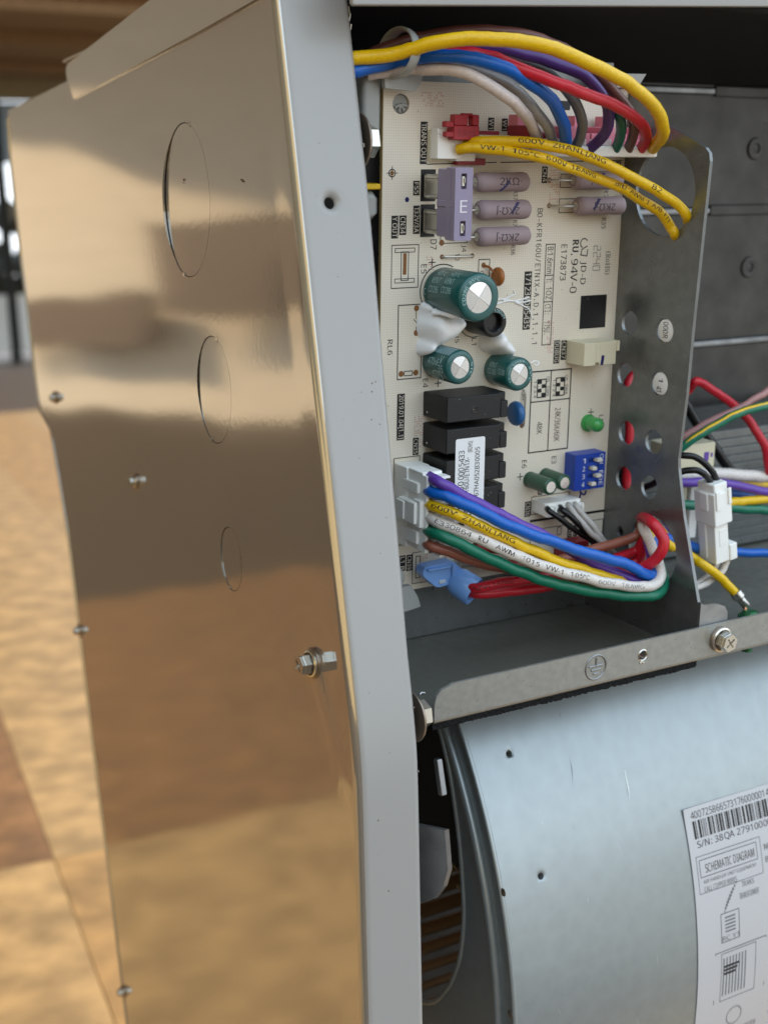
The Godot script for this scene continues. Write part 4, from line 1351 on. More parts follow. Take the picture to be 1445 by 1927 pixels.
	for q in [[-37.3, 49.0, 0.65], [-19.0, 28.0, 0.9], [-27.7, 8.2, 0.9], [-27.6, 0.5, 0.9], [-32.9, -12.0, 0.9], [-27.5, -12.0, 0.9], [-18.8, 23.7, 0.7], [-7.4, 23.7, 0.7], [14.7, -33.0, 0.8], [21.5, 46.7, 0.8], [21.9, 38.7, 0.8], [-3.0, 20.6, 0.8]]:
		holes.lathe(Vector3(q[0], q[1], 0.0), Basis(), [Vector2(0.02, 0.07), Vector2(q[2] * 0.55, 0.07)], 14)
		holes.lathe(Vector3(q[0], q[1], 0.0), Basis(), [Vector2(q[2] * 0.55, 0.09), Vector2(q[2], 0.11), Vector2(q[2] + 0.05, 0.0)], 14)
	holes.bx(-32.9, -31.7, 18.7, 25.2, -0.05, 0.09, 0.02)
	part(o, "pads_and_slots", holes, mats.copper_slot, "", "stuff")
	# nylon post in the corner hole
	var post := MB.new()
	post.lathe(Vector3(-34.6, 68.9, -1.5), Basis(), [Vector2(0.02, 0.9), Vector2(2.6, 0.9), Vector2(2.72, 0.5)], 28)
	for i in 4:
		var a := 0.5 + i * PI / 4.0 + PI
		post.box(Vector3(-34.6, 68.9, -0.2) + Vector3(cos(a), sin(a), 0) * 1.3, Vector3(2.4, 0.9, 1.2), 0.3, Basis(Vector3(0, 0, 1), a))
	part(o, "corner_post", post, mats.nylon_clear)


func capacitor(c: Vector3, r: float, h: float, stripe_at: float, called: String, label: String) -> MeshInstance3D:
	var lean := Basis()
	var m := MB.new().lathe(c, lean, [Vector2(r * 0.96, 0), Vector2(r * 0.98, 0.6), Vector2(r, 1.2), Vector2(r * 0.975, 2.0), Vector2(r, 2.8), Vector2(r, h - 1.0), Vector2(r - 0.25, h - 0.35), Vector2(r - 0.8, h), Vector2(r * 0.66, h + 0.02), Vector2(r * 0.635, h - 0.25)], 48)
	var o := part(pcb, called, m, mats.sleeve, label)
	var top := MB.new()
	for i in 4:
		var a0 := TAU * i / 4.0 + 0.95
		for k in 8:
			var a := a0 + TAU / 4.0 * k / 8.0 + (0.02 if k == 0 else 0.0)
			var b := a0 + TAU / 4.0 * (k + 1) / 8.0 - (0.02 if k == 7 else 0.0)
			var mid := a0 + TAU / 8.0
			var n := Vector3(cos(mid) * 0.15, sin(mid) * 0.15, 1).normalized()
			var p := func(t: float, rr: float) -> Vector3: return c + Vector3(cos(t) * rr, sin(t) * rr, h - 0.18 - 0.1 * rr / r * cos(t - mid))
			top.tri(p.call(a, 0.0), p.call(a, r * 0.64), p.call(b, r * 0.64), n, n, n)
	var groove := MB.new()
	for i in 2:
		groove.box(c + Vector3(0, 0, h - 0.12), Vector3(r * 1.22, 0.14, 0.1), 0.04, Basis(Vector3(0, 0, 1), 0.95 + i * PI / 2.0))
	part(o, "vent_disc", top, mats.cap_top)
	part(o, "vent_score", groove, mats.screw)
	var s := MB.new()
	for k in 8:
		var a := stripe_at + 0.75 * k / 8.0
		var b := stripe_at + 0.75 * (k + 1) / 8.0
		var da := Vector3(cos(a), sin(a), 0)
		var db := Vector3(cos(b), sin(b), 0)
		s.quads(c + da * (r + 0.03) + Vector3(0, 0, 3.0), c + db * (r + 0.03) + Vector3(0, 0, 3.0), c + db * (r + 0.03) + Vector3(0, 0, h - 1.0), c + da * (r + 0.03) + Vector3(0, 0, h - 1.0), da, db, db, da)
		s.quad(c + da * (r + 0.03) + Vector3(0, 0, h - 1.0), c + db * (r + 0.03) + Vector3(0, 0, h - 1.0), c + db * (r * 0.7) + Vector3(0, 0, h + 0.06), c + da * (r * 0.7) + Vector3(0, 0, h + 0.06), (da + Vector3(0, 0, 1.5)).normalized())
	part(o, "polarity_stripe", s, mats.stripe)
	return o


# print round a can: reading from the foot to the top, lines side by side round it
func can_print(o: MeshInstance3D, c: Vector3, r: float, rows: Array) -> void:
	var mb := MB.new()
	for q in rows:
		var a0: float = q[1]
		var high: float = q[4]
		letters(mb, q[0], func(u, v):
			var a: float = a0 - (v - 0.5) * high / r
			return c + Vector3(cos(a), sin(a), 0) * (r + 0.05) + Vector3(0, 0, lerpf(q[2], q[3], u)), Vector3(cos(a0), sin(a0), 0), "sans", 4)
	part(o, "printed_marking", mb, mats.cap_ink, "", "stuff")


func rim_print(o: MeshInstance3D, c: Vector3, r: float, h: float, s: String, from: float, to: float) -> void:
	var mb := MB.new()
	letters(mb, s, func(u, v):
		var a := lerpf(from, to, u)
		return c + Vector3(cos(a), sin(a), 0) * (r * lerpf(0.70, 0.86, v)) + Vector3(0, 0, h + 0.09), Vector3(0, 0, 1), "sans")
	part(o, "rim_marking", mb, mats.cap_ink, "", "stuff")


func resistor(at: Vector3, mirrored: bool, yaw: float, tick: float, text: String) -> void:
	var b := axis(Vector3(cos(yaw), sin(yaw), 0.0))
	var r := 3.05
	var long := 19.6
	var pr := []
	for i in 25:
		var t := i / 24.0
		var z := long * t
		var e := minf(z, long - z)
		var rr := r
		if e < 2.6:
			rr = r * (0.62 + 0.38 * sqrt(maxf(0.0, 1.0 - pow((2.6 - e) / 2.6, 2.4))))
		elif e < 6.0:
			rr = r * (1.0 - 0.05 * smoothstep(2.6, 6.0, e))
		else:
			rr = r * 0.95
		pr.append(Vector2(rr, z))
	pr.push_front(Vector2(0.6, 0.1))
	pr.append(Vector2(0.6, long - 0.1))
	var o := part(pcb, "resistor", MB.new().lathe(at, b, pr, 32), mats.resistor, text)
	part(o, "lead", MB.new().tube(spline([at.x - 7.5 * cos(yaw), at.y, -0.5, at.x - 6.8, at.y, 1.2, at.x - 4.6, at.y, at.z - 0.6, at.x + 0.4, at.y, at.z]), [0.42], 8), mats.tin)
	var tip := at + b.z * long
	part(o, "lead", MB.new().tube(PackedVector3Array([tip - b.z * 0.3, tip + b.z * 1.0]), [0.5], 8), mats.tin)
	part(o, "lead_collar", MB.new().lathe(at - b.z * 0.05, axis(-b.z), [Vector2(0.3, 0.05), Vector2(1.25, 0.02), Vector2(1.3, -0.2)], 18), mats.tin)
	var mb := MB.new()
	var n := Vector3(-0.20, 0.05, 0.97)
	letters(mb, "2KΩ·J", func(u, v):
		var s: float = 1.0 - u if mirrored else u
		var hv: float = 1.0 - v if mirrored else v
		var dir := b.z
		var up := n.cross(dir).normalized()
		var nn := (n - dir * n.dot(dir)).normalized()
		var a: float = (hv - 0.5) * 3.0 / r - 0.05
		return at + dir * lerpf(7.4 if not mirrored else 5.6, 16.6 if not mirrored else 14.2, s) + (nn * cos(a) + up * sin(a)) * (r * 0.955 + 0.06), n, "sans", 5)
	part(o, "printed_marking", mb, mat("mauve_ink", Color(0.22, 0.18, 0.22), 0.6), "", "stuff")
	if tick > 0.0:
		var t := MB.new()
		var up2 := n.cross(b.z).normalized()
		for i in 5:
			var a := -0.55 + 0.22 * i + (0.35 if mirrored else -0.35)
			var c := at + b.z * (tick + i * 0.55) + (n * cos(a) + up2 * sin(a)) * (r * 0.95)
			t.box(c, Vector3(1.3, 0.9, 0.3), 0.14, Basis(b.z, up2, n) * Basis(Vector3(0, 0, 1), 0.7 - i * 0.2))
		part(o, "pen_mark", t, mats.ink_blue, "", "stuff")


func blob(o: Node3D, balls: Array, x0: float, x1: float, y0: float, y1: float, called: String, label: String) -> void:
	var high := func(x: float, y: float) -> float:
		var s := 0.0
		for b in balls:
			var d := Vector2((x - b[0]) / b[2], (y - b[1]) / b[2]).length_squared()
			s += b[3] * exp(-2.1 * d)
		return s - 2.3 + 0.12 * sin(x * 1.1 + y * 0.7) * sin(y * 1.3)
	var nx := int((x1 - x0) / 0.4)
	var ny := int((y1 - y0) / 0.4)
	var f := func(u: float, v: float) -> Vector3:
		var x := lerpf(x0, x1, u)
		var y := lerpf(y0, y1, v)
		return Vector3(x, y, maxf(11.0 * (1.0 - exp(-maxf(high.call(x, y), -0.2) / 4.2)), -0.2))
	part(o, called, MB.new().sheet(nx, ny, f, Vector3(0, 0, 1), func(p): return high.call(p.x, p.y) > -0.18), mats.silicone, label)


func board_parts() -> void:
	var o := pcb
	# resistors
	resistor(Vector3(-10.4, 46.4, 4.6), false, 0.0, 9.0, "cement resistor nearest the fuse's top end")
	resistor(Vector3(-9.4, 38.0, 4.6), true, 0.0, 12.2, "")
	resistor(Vector3(-9.2, 29.8, 4.6), true, 0.01, 0.0, "")
	resistor(Vector3(27.4, 46.8, 4.6), true, 0.0, 9.0, "")
	resistor(Vector3(29.0, 38.7, 4.6), true, 0.0, 6.2, "")
	# blade fuse and its clips
	var f := part(o, "fuse", MB.new().bx(-27.2, -20.9, 30.0, 51.2, 13.6, 17.2, 0.5).plate(_round2(-27.15, -20.95, 30.05, 51.15, 0.6), [PackedVector2Array([Vector2(-25.1, 45.0), Vector2(-23.1, 45.0), Vector2(-23.1, 49.4), Vector2(-25.1, 49.4)]), PackedVector2Array([Vector2(-25.1, 31.4), Vector2(-23.1, 31.4), Vector2(-23.1, 35.8), Vector2(-25.1, 35.8)])], func(p, s): return Vector3(p.x, p.y, 19.0 - 1.85 * s), 0.8).bx(-26.8, -21.5, 30.8, 50.6, 8.6, 13.8, 0.4).bx(-27.3, -20.8, 39.6, 41.6, 9.2, 18.2, 0.3), mats.fuse, "translucent purple blade fuse marked E")
	var fe := MB.new()
	letters(fe, "E", func(u, v): return Vector3(-25.3 + u * 2.5, 38.2 + v * 3.6, 19.08), Vector3(0, 0, 1), "sans")
	part(f, "embossed_letter", fe, mats.fuse_pale)
	for y in [47.2, 33.6]:
		part(f, "test_point", MB.new().box(Vector3(-24.1, y, 18.3), Vector3(1.1, 3.0, 0.8), 0.2).box(Vector3(-23.8, y + 0.2, 18.8), Vector3(0.4, 1.6, 0.6), 0.15), mats.tin)
	for y in [45.2, 34.8]:
		var clip := MB.new()
		for s in [-1.0, 1.0]:
			clip.box(Vector3(-24.3 + s * 1.6, y, 4.6), Vector3(0.5, 7.2, 8.6), 0.2)
			clip.box(Vector3(-24.3 + s * 2.3, y + 2.8, 5.6), Vector3(0.9, 1.0, 6.6), 0.3)
			clip.box(Vector3(-24.3 + s * 2.3, y - 2.8, 5.6), Vector3(0.9, 1.0, 6.6), 0.3)
		clip.box(Vector3(-24.3, y, 0.6), Vector3(4.0, 6.8, 0.8), 0.2)
		part(o, "fuse_clip", clip, mats.tin)
	# electrolytic capacitors
	var c1 := Vector3(-18.3, 13.2, 0)
	var big := capacitor(c1, 7.35, 20.5, -1.15, "capacitor", "largest green capacitor with a silver scored top")
	can_print(big, c1, 7.35, [["VENT", 2.55, 3.5, 8.2, 1.9], ["CD286", 2.95, 3.2, 8.6, 1.9], ["+85°C", 2.15, 3.6, 8.4, 1.9], ["VENT", 2.5, 10.4, 15.2, 1.9], ["CD286", 2.9, 10.2, 15.6, 1.9], ["+85°C", 2.1, 10.6, 15.6, 1.9], ["C", 3.1, 0.8, 1.9, 1.9]])
	rim_print(big, c1, 7.35, 20.5, "CD286", 3.5, 2.5)
	rim_print(big, c1, 7.35, 20.5, "85°C", 2.3, 1.6)
	var c2 := Vector3(-20.0, -8.8, 0)
	var mid := capacitor(c2, 5.4, 14.0, 1.6, "capacitor", "green capacitor between the large one and the relays")
	can_print(mid, c2, 5.4, [["470uF", 2.9, 3.6, 9.6, 2.2], ["V", 2.7, 9.8, 11.4, 2.6], ["35", 3.25, 9.4, 12.0, 2.4]])
	rim_print(mid, c2, 5.4, 14.0, "STC", 0.35, -0.7)
	var lg := MB.new()
	for i in 30:
		var t := TAU * i / 30.0
		var t2 := TAU * (i + 1) / 30.0
		var P := func(q: float, rr: float) -> Vector3:
			var a := 3.75 + rr * 0.36 * sin(q)
			return c2 + Vector3(cos(a), sin(a), 0) * 5.46 + Vector3(0, 0, 8.0 + rr * 2.6 * cos(q))
		lg.tri(P.call(t, 1.0), P.call(t2, 1.0), P.call(t, 0.88), Vector3(-1, -0.4, 0), Vector3(-1, -0.4, 0), Vector3(-1, -0.4, 0))
		lg.tri(P.call(t2, 1.0), P.call(t2, 0.88), P.call(t, 0.88), Vector3(-1, -0.4, 0), Vector3(-1, -0.4, 0), Vector3(-1, -0.4, 0))
	part(mid, "printed_emblem", lg, mats.cap_ink, "", "stuff")
	var c3 := Vector3(3.7, -13.0, 0)
	var third := capacitor(c3, 5.4, 12.6, -1.9, "capacitor", "green capacitor touching the white glue below the black inductor")
	can_print(third, c3, 5.4, [["VENT", 2.7, 2.6, 6.6, 1.7], ["CD286", 3.1, 2.4, 7.0, 1.7], ["CD286", 3.0, 8.0, 11.6, 1.7]])
	rim_print(third, c3, 5.4, 12.6, "CD286 SAMJR", 3.7, 1.2)
	rim_print(third, c3, 5.4, 12.6, "85°C", 0.6, -0.6)
	part(third, "thread_curl", MB.new().tube(spline([7.8, -9.6, 12.4, 9.6, -9.0, 12.8, 10.4, -9.6, 13.4, 9.6, -10.4, 13.2, 8.9, -9.9, 12.9]), [0.22], 6), mats.silicone)
	# black inductor
	var l := Vector3(-6.0, 3.9, 0)
	var ind := part(o, "inductor", MB.new().lathe(l, Basis(), [Vector2(4.6, 0), Vector2(4.7, 0.4), Vector2(4.7, 10.8), Vector2(4.45, 11.4), Vector2(3.9, 11.6), Vector2(3.1, 11.5), Vector2(2.75, 11.1), Vector2(2.7, 9.6), Vector2(0.02, 9.6)], 40), mats.black_gloss)
	var il := MB.new()
	letters(il, "100uH", func(u, v):
		var a := lerpf(1.75, 0.35, u)
		return l + Vector3(cos(a), sin(a), 0) * lerpf(3.25, 4.25, v) + Vector3(0, 0, 11.68), Vector3(0, 0, 1), "sans")
	part(ind, "rim_marking", il, mats.cap_ink, "", "stuff")
	# relays: four alike, stacked
	var rl := MB.new()
	rl.bx(-24.6, -4.2, -26.0, -18.1, 0, 14.0, 0.35)
	rl.bx(-4.3, -1.4, -26.0, -20.6, 0, 14.0, 0.35)
	rl.bx(-4.25, -1.4, -20.9, -18.1, 0, 12.4, 0.3)
	var r0 := part(o, "relay", rl, mats.black_plastic)
	part(r0, "vent_pip", MB.new().lathe(Vector3(-14.2, -22.6, 14.0), Basis(), [Vector2(1.3, 0.0), Vector2(1.15, 0.1), Vector2(0.9, 0.05), Vector2(0.6, 0.02), Vector2(0.02, 0.015)], 20), mats.black_gloss)
	part(r0, "corner_dimple", MB.new().lathe(Vector3(-2.7, -19.6, 12.4), Basis(), [Vector2(0.02, 0.06), Vector2(0.75, 0.05)], 16), mats.black_gloss)
	part(r0, "white_fleck", MB.new().box(Vector3(-24.62, -24.4, 2.6), Vector3(0.1, 0.5, 0.5), 0.03), mats.nylon)
	for i in 3:
		move_copy(r0, o, Vector3(0.12 * (i + 1), -10.0 * (i + 1), 0), "relay")
	var st := part(o, "paper_label", MB.new().plate(_round2(-21.0, -9.9, -58.4, -31.4, 0.7), [], func(p, s): return Vector3(p.x - (p.y + 45) * 0.008, p.y, 14.16 - 0.1 * s), 4.0), mats.paper, "white printed label stuck across the relays")
	var sp := MB.new()
	for q in [["0005433", -20.2, -18.0, -44.6, -35.2], ["KFR160U/ETN1X-", -17.9, -16.0, -52.2, -37.6], ["(ROHS)", -16.8, -14.8, -36.0, -32.4], ["67HA052B30005", -14.0, -12.2, -50.6, -34.6], ["171230", -20.2, -18.0, -54.6, -45.2]]:
		letters(sp, q[0], func(u, v): return Vector3(lerpf(q[2], q[1], v) + 0.3, lerpf(q[3], q[4], u), 14.24), Vector3(0, 0, 1), "sans")
	var g := RandomNumberGenerator.new()
	g.seed = 31
	for i in 60:
		sp.patch(-19.6 + (i % 10) * 0.75, -19.6 + (i % 10) * 0.75 + 0.6, -57.6 + (i / 10) * 0.75 - 0.0, -57.0 + (i / 10) * 0.75, 14.24 if g.randf() < 0.6 else 14.05)
	part(st, "printed_marking", sp, mats.ink, "", "stuff")
	# small round parts
	part(o, "disc_capacitor", MB.new().lathe(Vector3(8.1, -27.3, 5.4), Basis(Vector3(0, 1, 0), Vector3(0, 0, 1), Vector3(1, 0, 0)), _lens(4.1, 1.5), 32), mats.blue_disc, "blue disc capacitor beside the top relay")
	part(o, "disc_capacitor", MB.new().lathe(Vector3(0.2, 17.2, 3.6), Basis(Vector3(0, 1, 0), Vector3(0, 0, 1), Vector3(1, 0, 0)), _lens(3.0, 1.0), 28).tube(spline([-2.6, 20.4, 0, -1.8, 20.0, 1.4, -0.8, 18.6, 2.6, 0.0, 17.6, 3.0]), [0.4], 8), mats.brown_disc)
	for q in [[-18.8, 23.7, -7.4, 23.7], [14.7, -21.0, 14.7, -33.0]]:
		part(o, "wire_link", MB.new().tube(spline([q[0], q[1], -0.3, q[0] + (q[2] - q[0]) * 0.04, q[1] + (q[3] - q[1]) * 0.04, 1.0, (q[0] + q[2]) / 2, (q[1] + q[3]) / 2, 1.2, q[2] - (q[2] - q[0]) * 0.04, q[3] - (q[3] - q[1]) * 0.04, 1.0, q[2], q[3], -0.3], 8), [0.36], 8), mats.tin)
	for q in [[18.9, -52.0, 2.75, 12.0], [25.4, -51.5, 2.75, 11.0]]:
		var c := Vector3(q[0], q[1], 0)
		var m := MB.new().lathe(c, Basis(), [Vector2(q[2], 0), Vector2(q[2], 1.0), Vector2(q[2] - 0.12, 1.6), Vector2(q[2], 2.2), Vector2(q[2], q[3] - 0.5), Vector2(q[2] - 0.5, q[3]), Vector2(q[2] * 0.7, q[3]), Vector2(q[2] * 0.68, q[3] - 0.15)], 28)
		var sc := part(o, "small_capacitor", m, mats.sleeve_dull)
		part(sc, "vent_disc", MB.new().lathe(c, Basis(), [Vector2(0.02, q[3] - 0.1), Vector2(q[2] * 0.69, q[3] - 0.12)], 20), mats.cap_top)
	part(o, "led", MB.new().lathe(Vector3(42.6, -34.6, 0), axis(Vector3(0.05, 0.02, 1)), [Vector2(3.0, 0), Vector2(3.0, 1.0), Vector2(2.5, 1.1), Vector2(2.5, 4.6), Vector2(2.35, 5.6), Vector2(1.8, 6.5), Vector2(0.9, 7.0), Vector2(0.02, 7.1)], 28), mats.led, "green indicator light")
	# four way switch
	var dips := []
	for i in 4:
		var y := -46.4 - i * 2.75
		dips.append(PackedVector2Array([Vector2(39.0, y - 0.75), Vector2(40.5, y - 0.75), Vector2(42.0, y - 0.75), Vector2(43.6, y - 0.75), Vector2(43.6, y + 0.75), Vector2(42.0, y + 0.75), Vector2(40.5, y + 0.75), Vector2(39.0, y + 0.75)]))
	var dip := part(o, "dip_switch", MB.new().bx(33.4, 46.4, -56.6, -44.0, 0, 4.6, 0.25).plate(PackedVector2Array([Vector2(33.42, -56.58), Vector2(46.38, -56.58), Vector2(46.38, -44.02), Vector2(33.42, -44.02)]), dips, func(p, s): return Vector3(p.x, p.y, 6.0 - 1.5 * s), 0.8), mats.dip_blue, "blue four way switch with white sliders")
	var dm := MB.new()
	for i in 4:
		var y := -46.4 - i * 2.75
		var x := 42.6 if i in [0, 2] else 40.6
		part(dip, "slider", MB.new().box(Vector3(x + 0.4, y, 6.1), Vector3(2.1, 1.3, 2.6), 0.25), mats.dip_slider)
		letters(dm, str(i + 1), func(u, v): return Vector3(36.6 + u * 1.1, y - 0.8 + v * 1.7, 6.06), Vector3(0, 0, 1), "sans")
	down(dm, "ON", 44.0, 45.6, -44.6, -48.0, 6.06)
	down(dm, "EDE", 44.0, 45.6, -50.4, -55.6, 6.06)
	part(dip, "printed_marking", dm, mats.paper, "", "stuff")
	part(dip, "pen_tail", MB.new().tube(spline([37.2, -56.8, 4.5, 37.8, -58.4, 4.2, 37.4, -60.6, 4.0, 36.8, -61.6, 4.0]), [0.3], 6).tube(spline([37.4, -57.4, 4.5, 38.6, -58.6, 4.4, 39.6, -58.6, 4.4, 39.8, -57.4, 4.6]), [0.35], 6), mats.ink_blue)
	# headers soldered to the board
	var h37 := part(o, "debug_header", MB.new().bx(31.8, 36.8, -13.0, -5.3, 0, 9.6, 0.2).bx(36.75, 38.45, -12.0, -5.4, 0, 9.55, 0.05).bx(38.4, 45.4, -13.0, -5.3, 0, 9.6, 0.2).bx(45.4, 46.6, -8.6, -5.2, 6.6, 9.9, 0.2), mats.nylon_cream, "cream header with a blue pen stroke")
	part(h37, "pen_stroke", MB.new().box(Vector3(39.6, -11.3, 9.62), Vector3(1.2, 3.2, 0.1), 0.03, Basis(Vector3(0, 0, 1), -0.12)), mats.ink_blue)
	part(o, "red_header", MB.new().bx(30.5, 41.5, -82.5, -75.0, 0, 6.0, 0.3), mats.dark_pink)
	part(o, "fuse_link", MB.new().tube(PackedVector3Array([Vector3(-4.0, -77.6, 3.2), Vector3(-0.6, -78.0, 3.2)]), [1.5], 14), mats.copper)
	part(o, "fuse_link", MB.new().tube(spline([-1.0, -78.0, 3.2, 6.0, -79.0, 3.4, 14.0, -80.4, 3.6]), [1.35], 14), mats.red_sleeve)
	part(o, "fuse_link", MB.new().tube(spline([-6.0, -71.0, 4.5, 4.0, -73.6, 4.6, 14.0, -76.6, 4.6]), [1.5], 14), mats.red_sleeve)
	part(o, "glass_fuse", MB.new().lathe(Vector3(-10.6, -76.2, 3.0), axis(Vector3(1, -0.12, 0)), [Vector2(0.1, 0), Vector2(1.7, 0.1), Vector2(1.8, 0.6), Vector2(1.8, 5.6), Vector2(1.5, 6.0), Vector2(0.1, 6.1)], 20), mats.tin)
	var dg := RandomNumberGenerator.new()
	dg.seed = 44
	var dust := MB.new()
	for i in 150:
		var on_relay := i % 5 == 0
		var at := Vector3(dg.randf_range(-24, -2), -18.6 - 10.0 * (i % 4) - dg.randf() * 7.0, 14.08) if on_relay else Vector3(dg.randf_range(-40, 51), dg.randf_range(-82, 74), 0.08)
		dust.box(at, Vector3(1.0, 0.5, 0.4) * dg.randf_range(0.1, 0.4), 0.02, Basis(Vector3(0, 0, 1), dg.randf() * 3.0))
	part(o, "dust", dust, mat("dust", Color(0.58, 0.55, 0.50), 0.95), "", "stuff")
	# glue
	blob(o, [[-20.6, 4.4, 7.2, 6.4], [-24.0, 3.0, 4.6, 4.6], [-17.4, 1.0, 5.2, 4.8], [-25.4, -4.6, 3.6, 4.6], [-22.6, -1.0, 5.0, 5.0], [-14.6, 3.6, 3.4, 5.0], [-25.2, 8.6, 2.6, 3.0], [-28.6, -2.6, 1.4, 1.0]], -30.5, -9.5, -10, 12, "glue", "white silicone between the large and the middle capacitor")
	blob(o, [[-1.2, -3.6, 4.6, 5.4], [2.8, -5.0, 4.8, 5.6], [5.6, -7.0, 4.2, 4.4], [0.6, -1.2, 3.8, 4.6]], -7, 11, -12.5, 3.5, "glue", "white silicone under the black inductor")
	part(o, "glue_streak", MB.new().tube(spline([-24.8, 7.6, 5.5, -23.6, 7.4, 8.0, -22.2, 7.3, 11.2, -21.3, 7.2, 14.2, -20.9, 7.2, 16.4]), [1.4, 1.4, 1.3, 1.1, 1.0, 0.9, 0.9, 0.9, 1.0, 1.1, 1.2, 1.3, 1.45, 1.5, 1.5, 1.5, 1.4, 1.3, 1.2, 1.1, 1.0, 0.9, 0.7, 0.5, 0.2], 14, true, 0.7), mats.silicone)
	var wisp := MB.new()
	for q in [[-1.5, 8.6, 4.0, 9.6, 12.0, 8.2, 16.0, 8.6], [0.0, 7.6, 6.0, 8.8, 10.0, 8.8, 15.4, 9.6], [5.0, 9.0, 8.6, 10.6, 9.6, 11.0, 9.0, 12.2], [10.0, 8.4, 13.0, 7.0, 15.6, 5.6, 17.0, 2.4]]:
		wisp.tube(spline([q[0], q[1], 0.2, q[2], q[3], 0.3, q[4], q[5], 0.25, q[6], q[7], 0.15]), [0.55, 0.5, 0.4, 0.35, 0.3, 0.25], 6, true, 0.5)
	part(o, "glue_wisp", wisp, mats.silicone, "", "stuff")


func _round2(x0: float, x1: float, y0: float, y1: float, r: float) -> PackedVector2Array:
	var p := PackedVector2Array()
	for q in [[x1 - r, y1 - r, 0.0], [x0 + r, y1 - r, 1.0], [x0 + r, y0 + r, 2.0], [x1 - r, y0 + r, 3.0]]:
		for i in 5:
			var a: float = PI / 2.0 * (q[2] + i / 4.0)
			p.push_back(Vector2(q[0] + r * cos(a), q[1] + r * sin(a)))
	return p


func _lens(r: float, t: float) -> Array:
	var p := []
	for i in 17:
		var a := -PI / 2.0 + PI * i / 16.0
		p.append(Vector2(maxf(0.02, (r - t) + t * cos(a)) if absf(sin(a)) < 0.98 else 0.02, t * sin(a)))
	return p


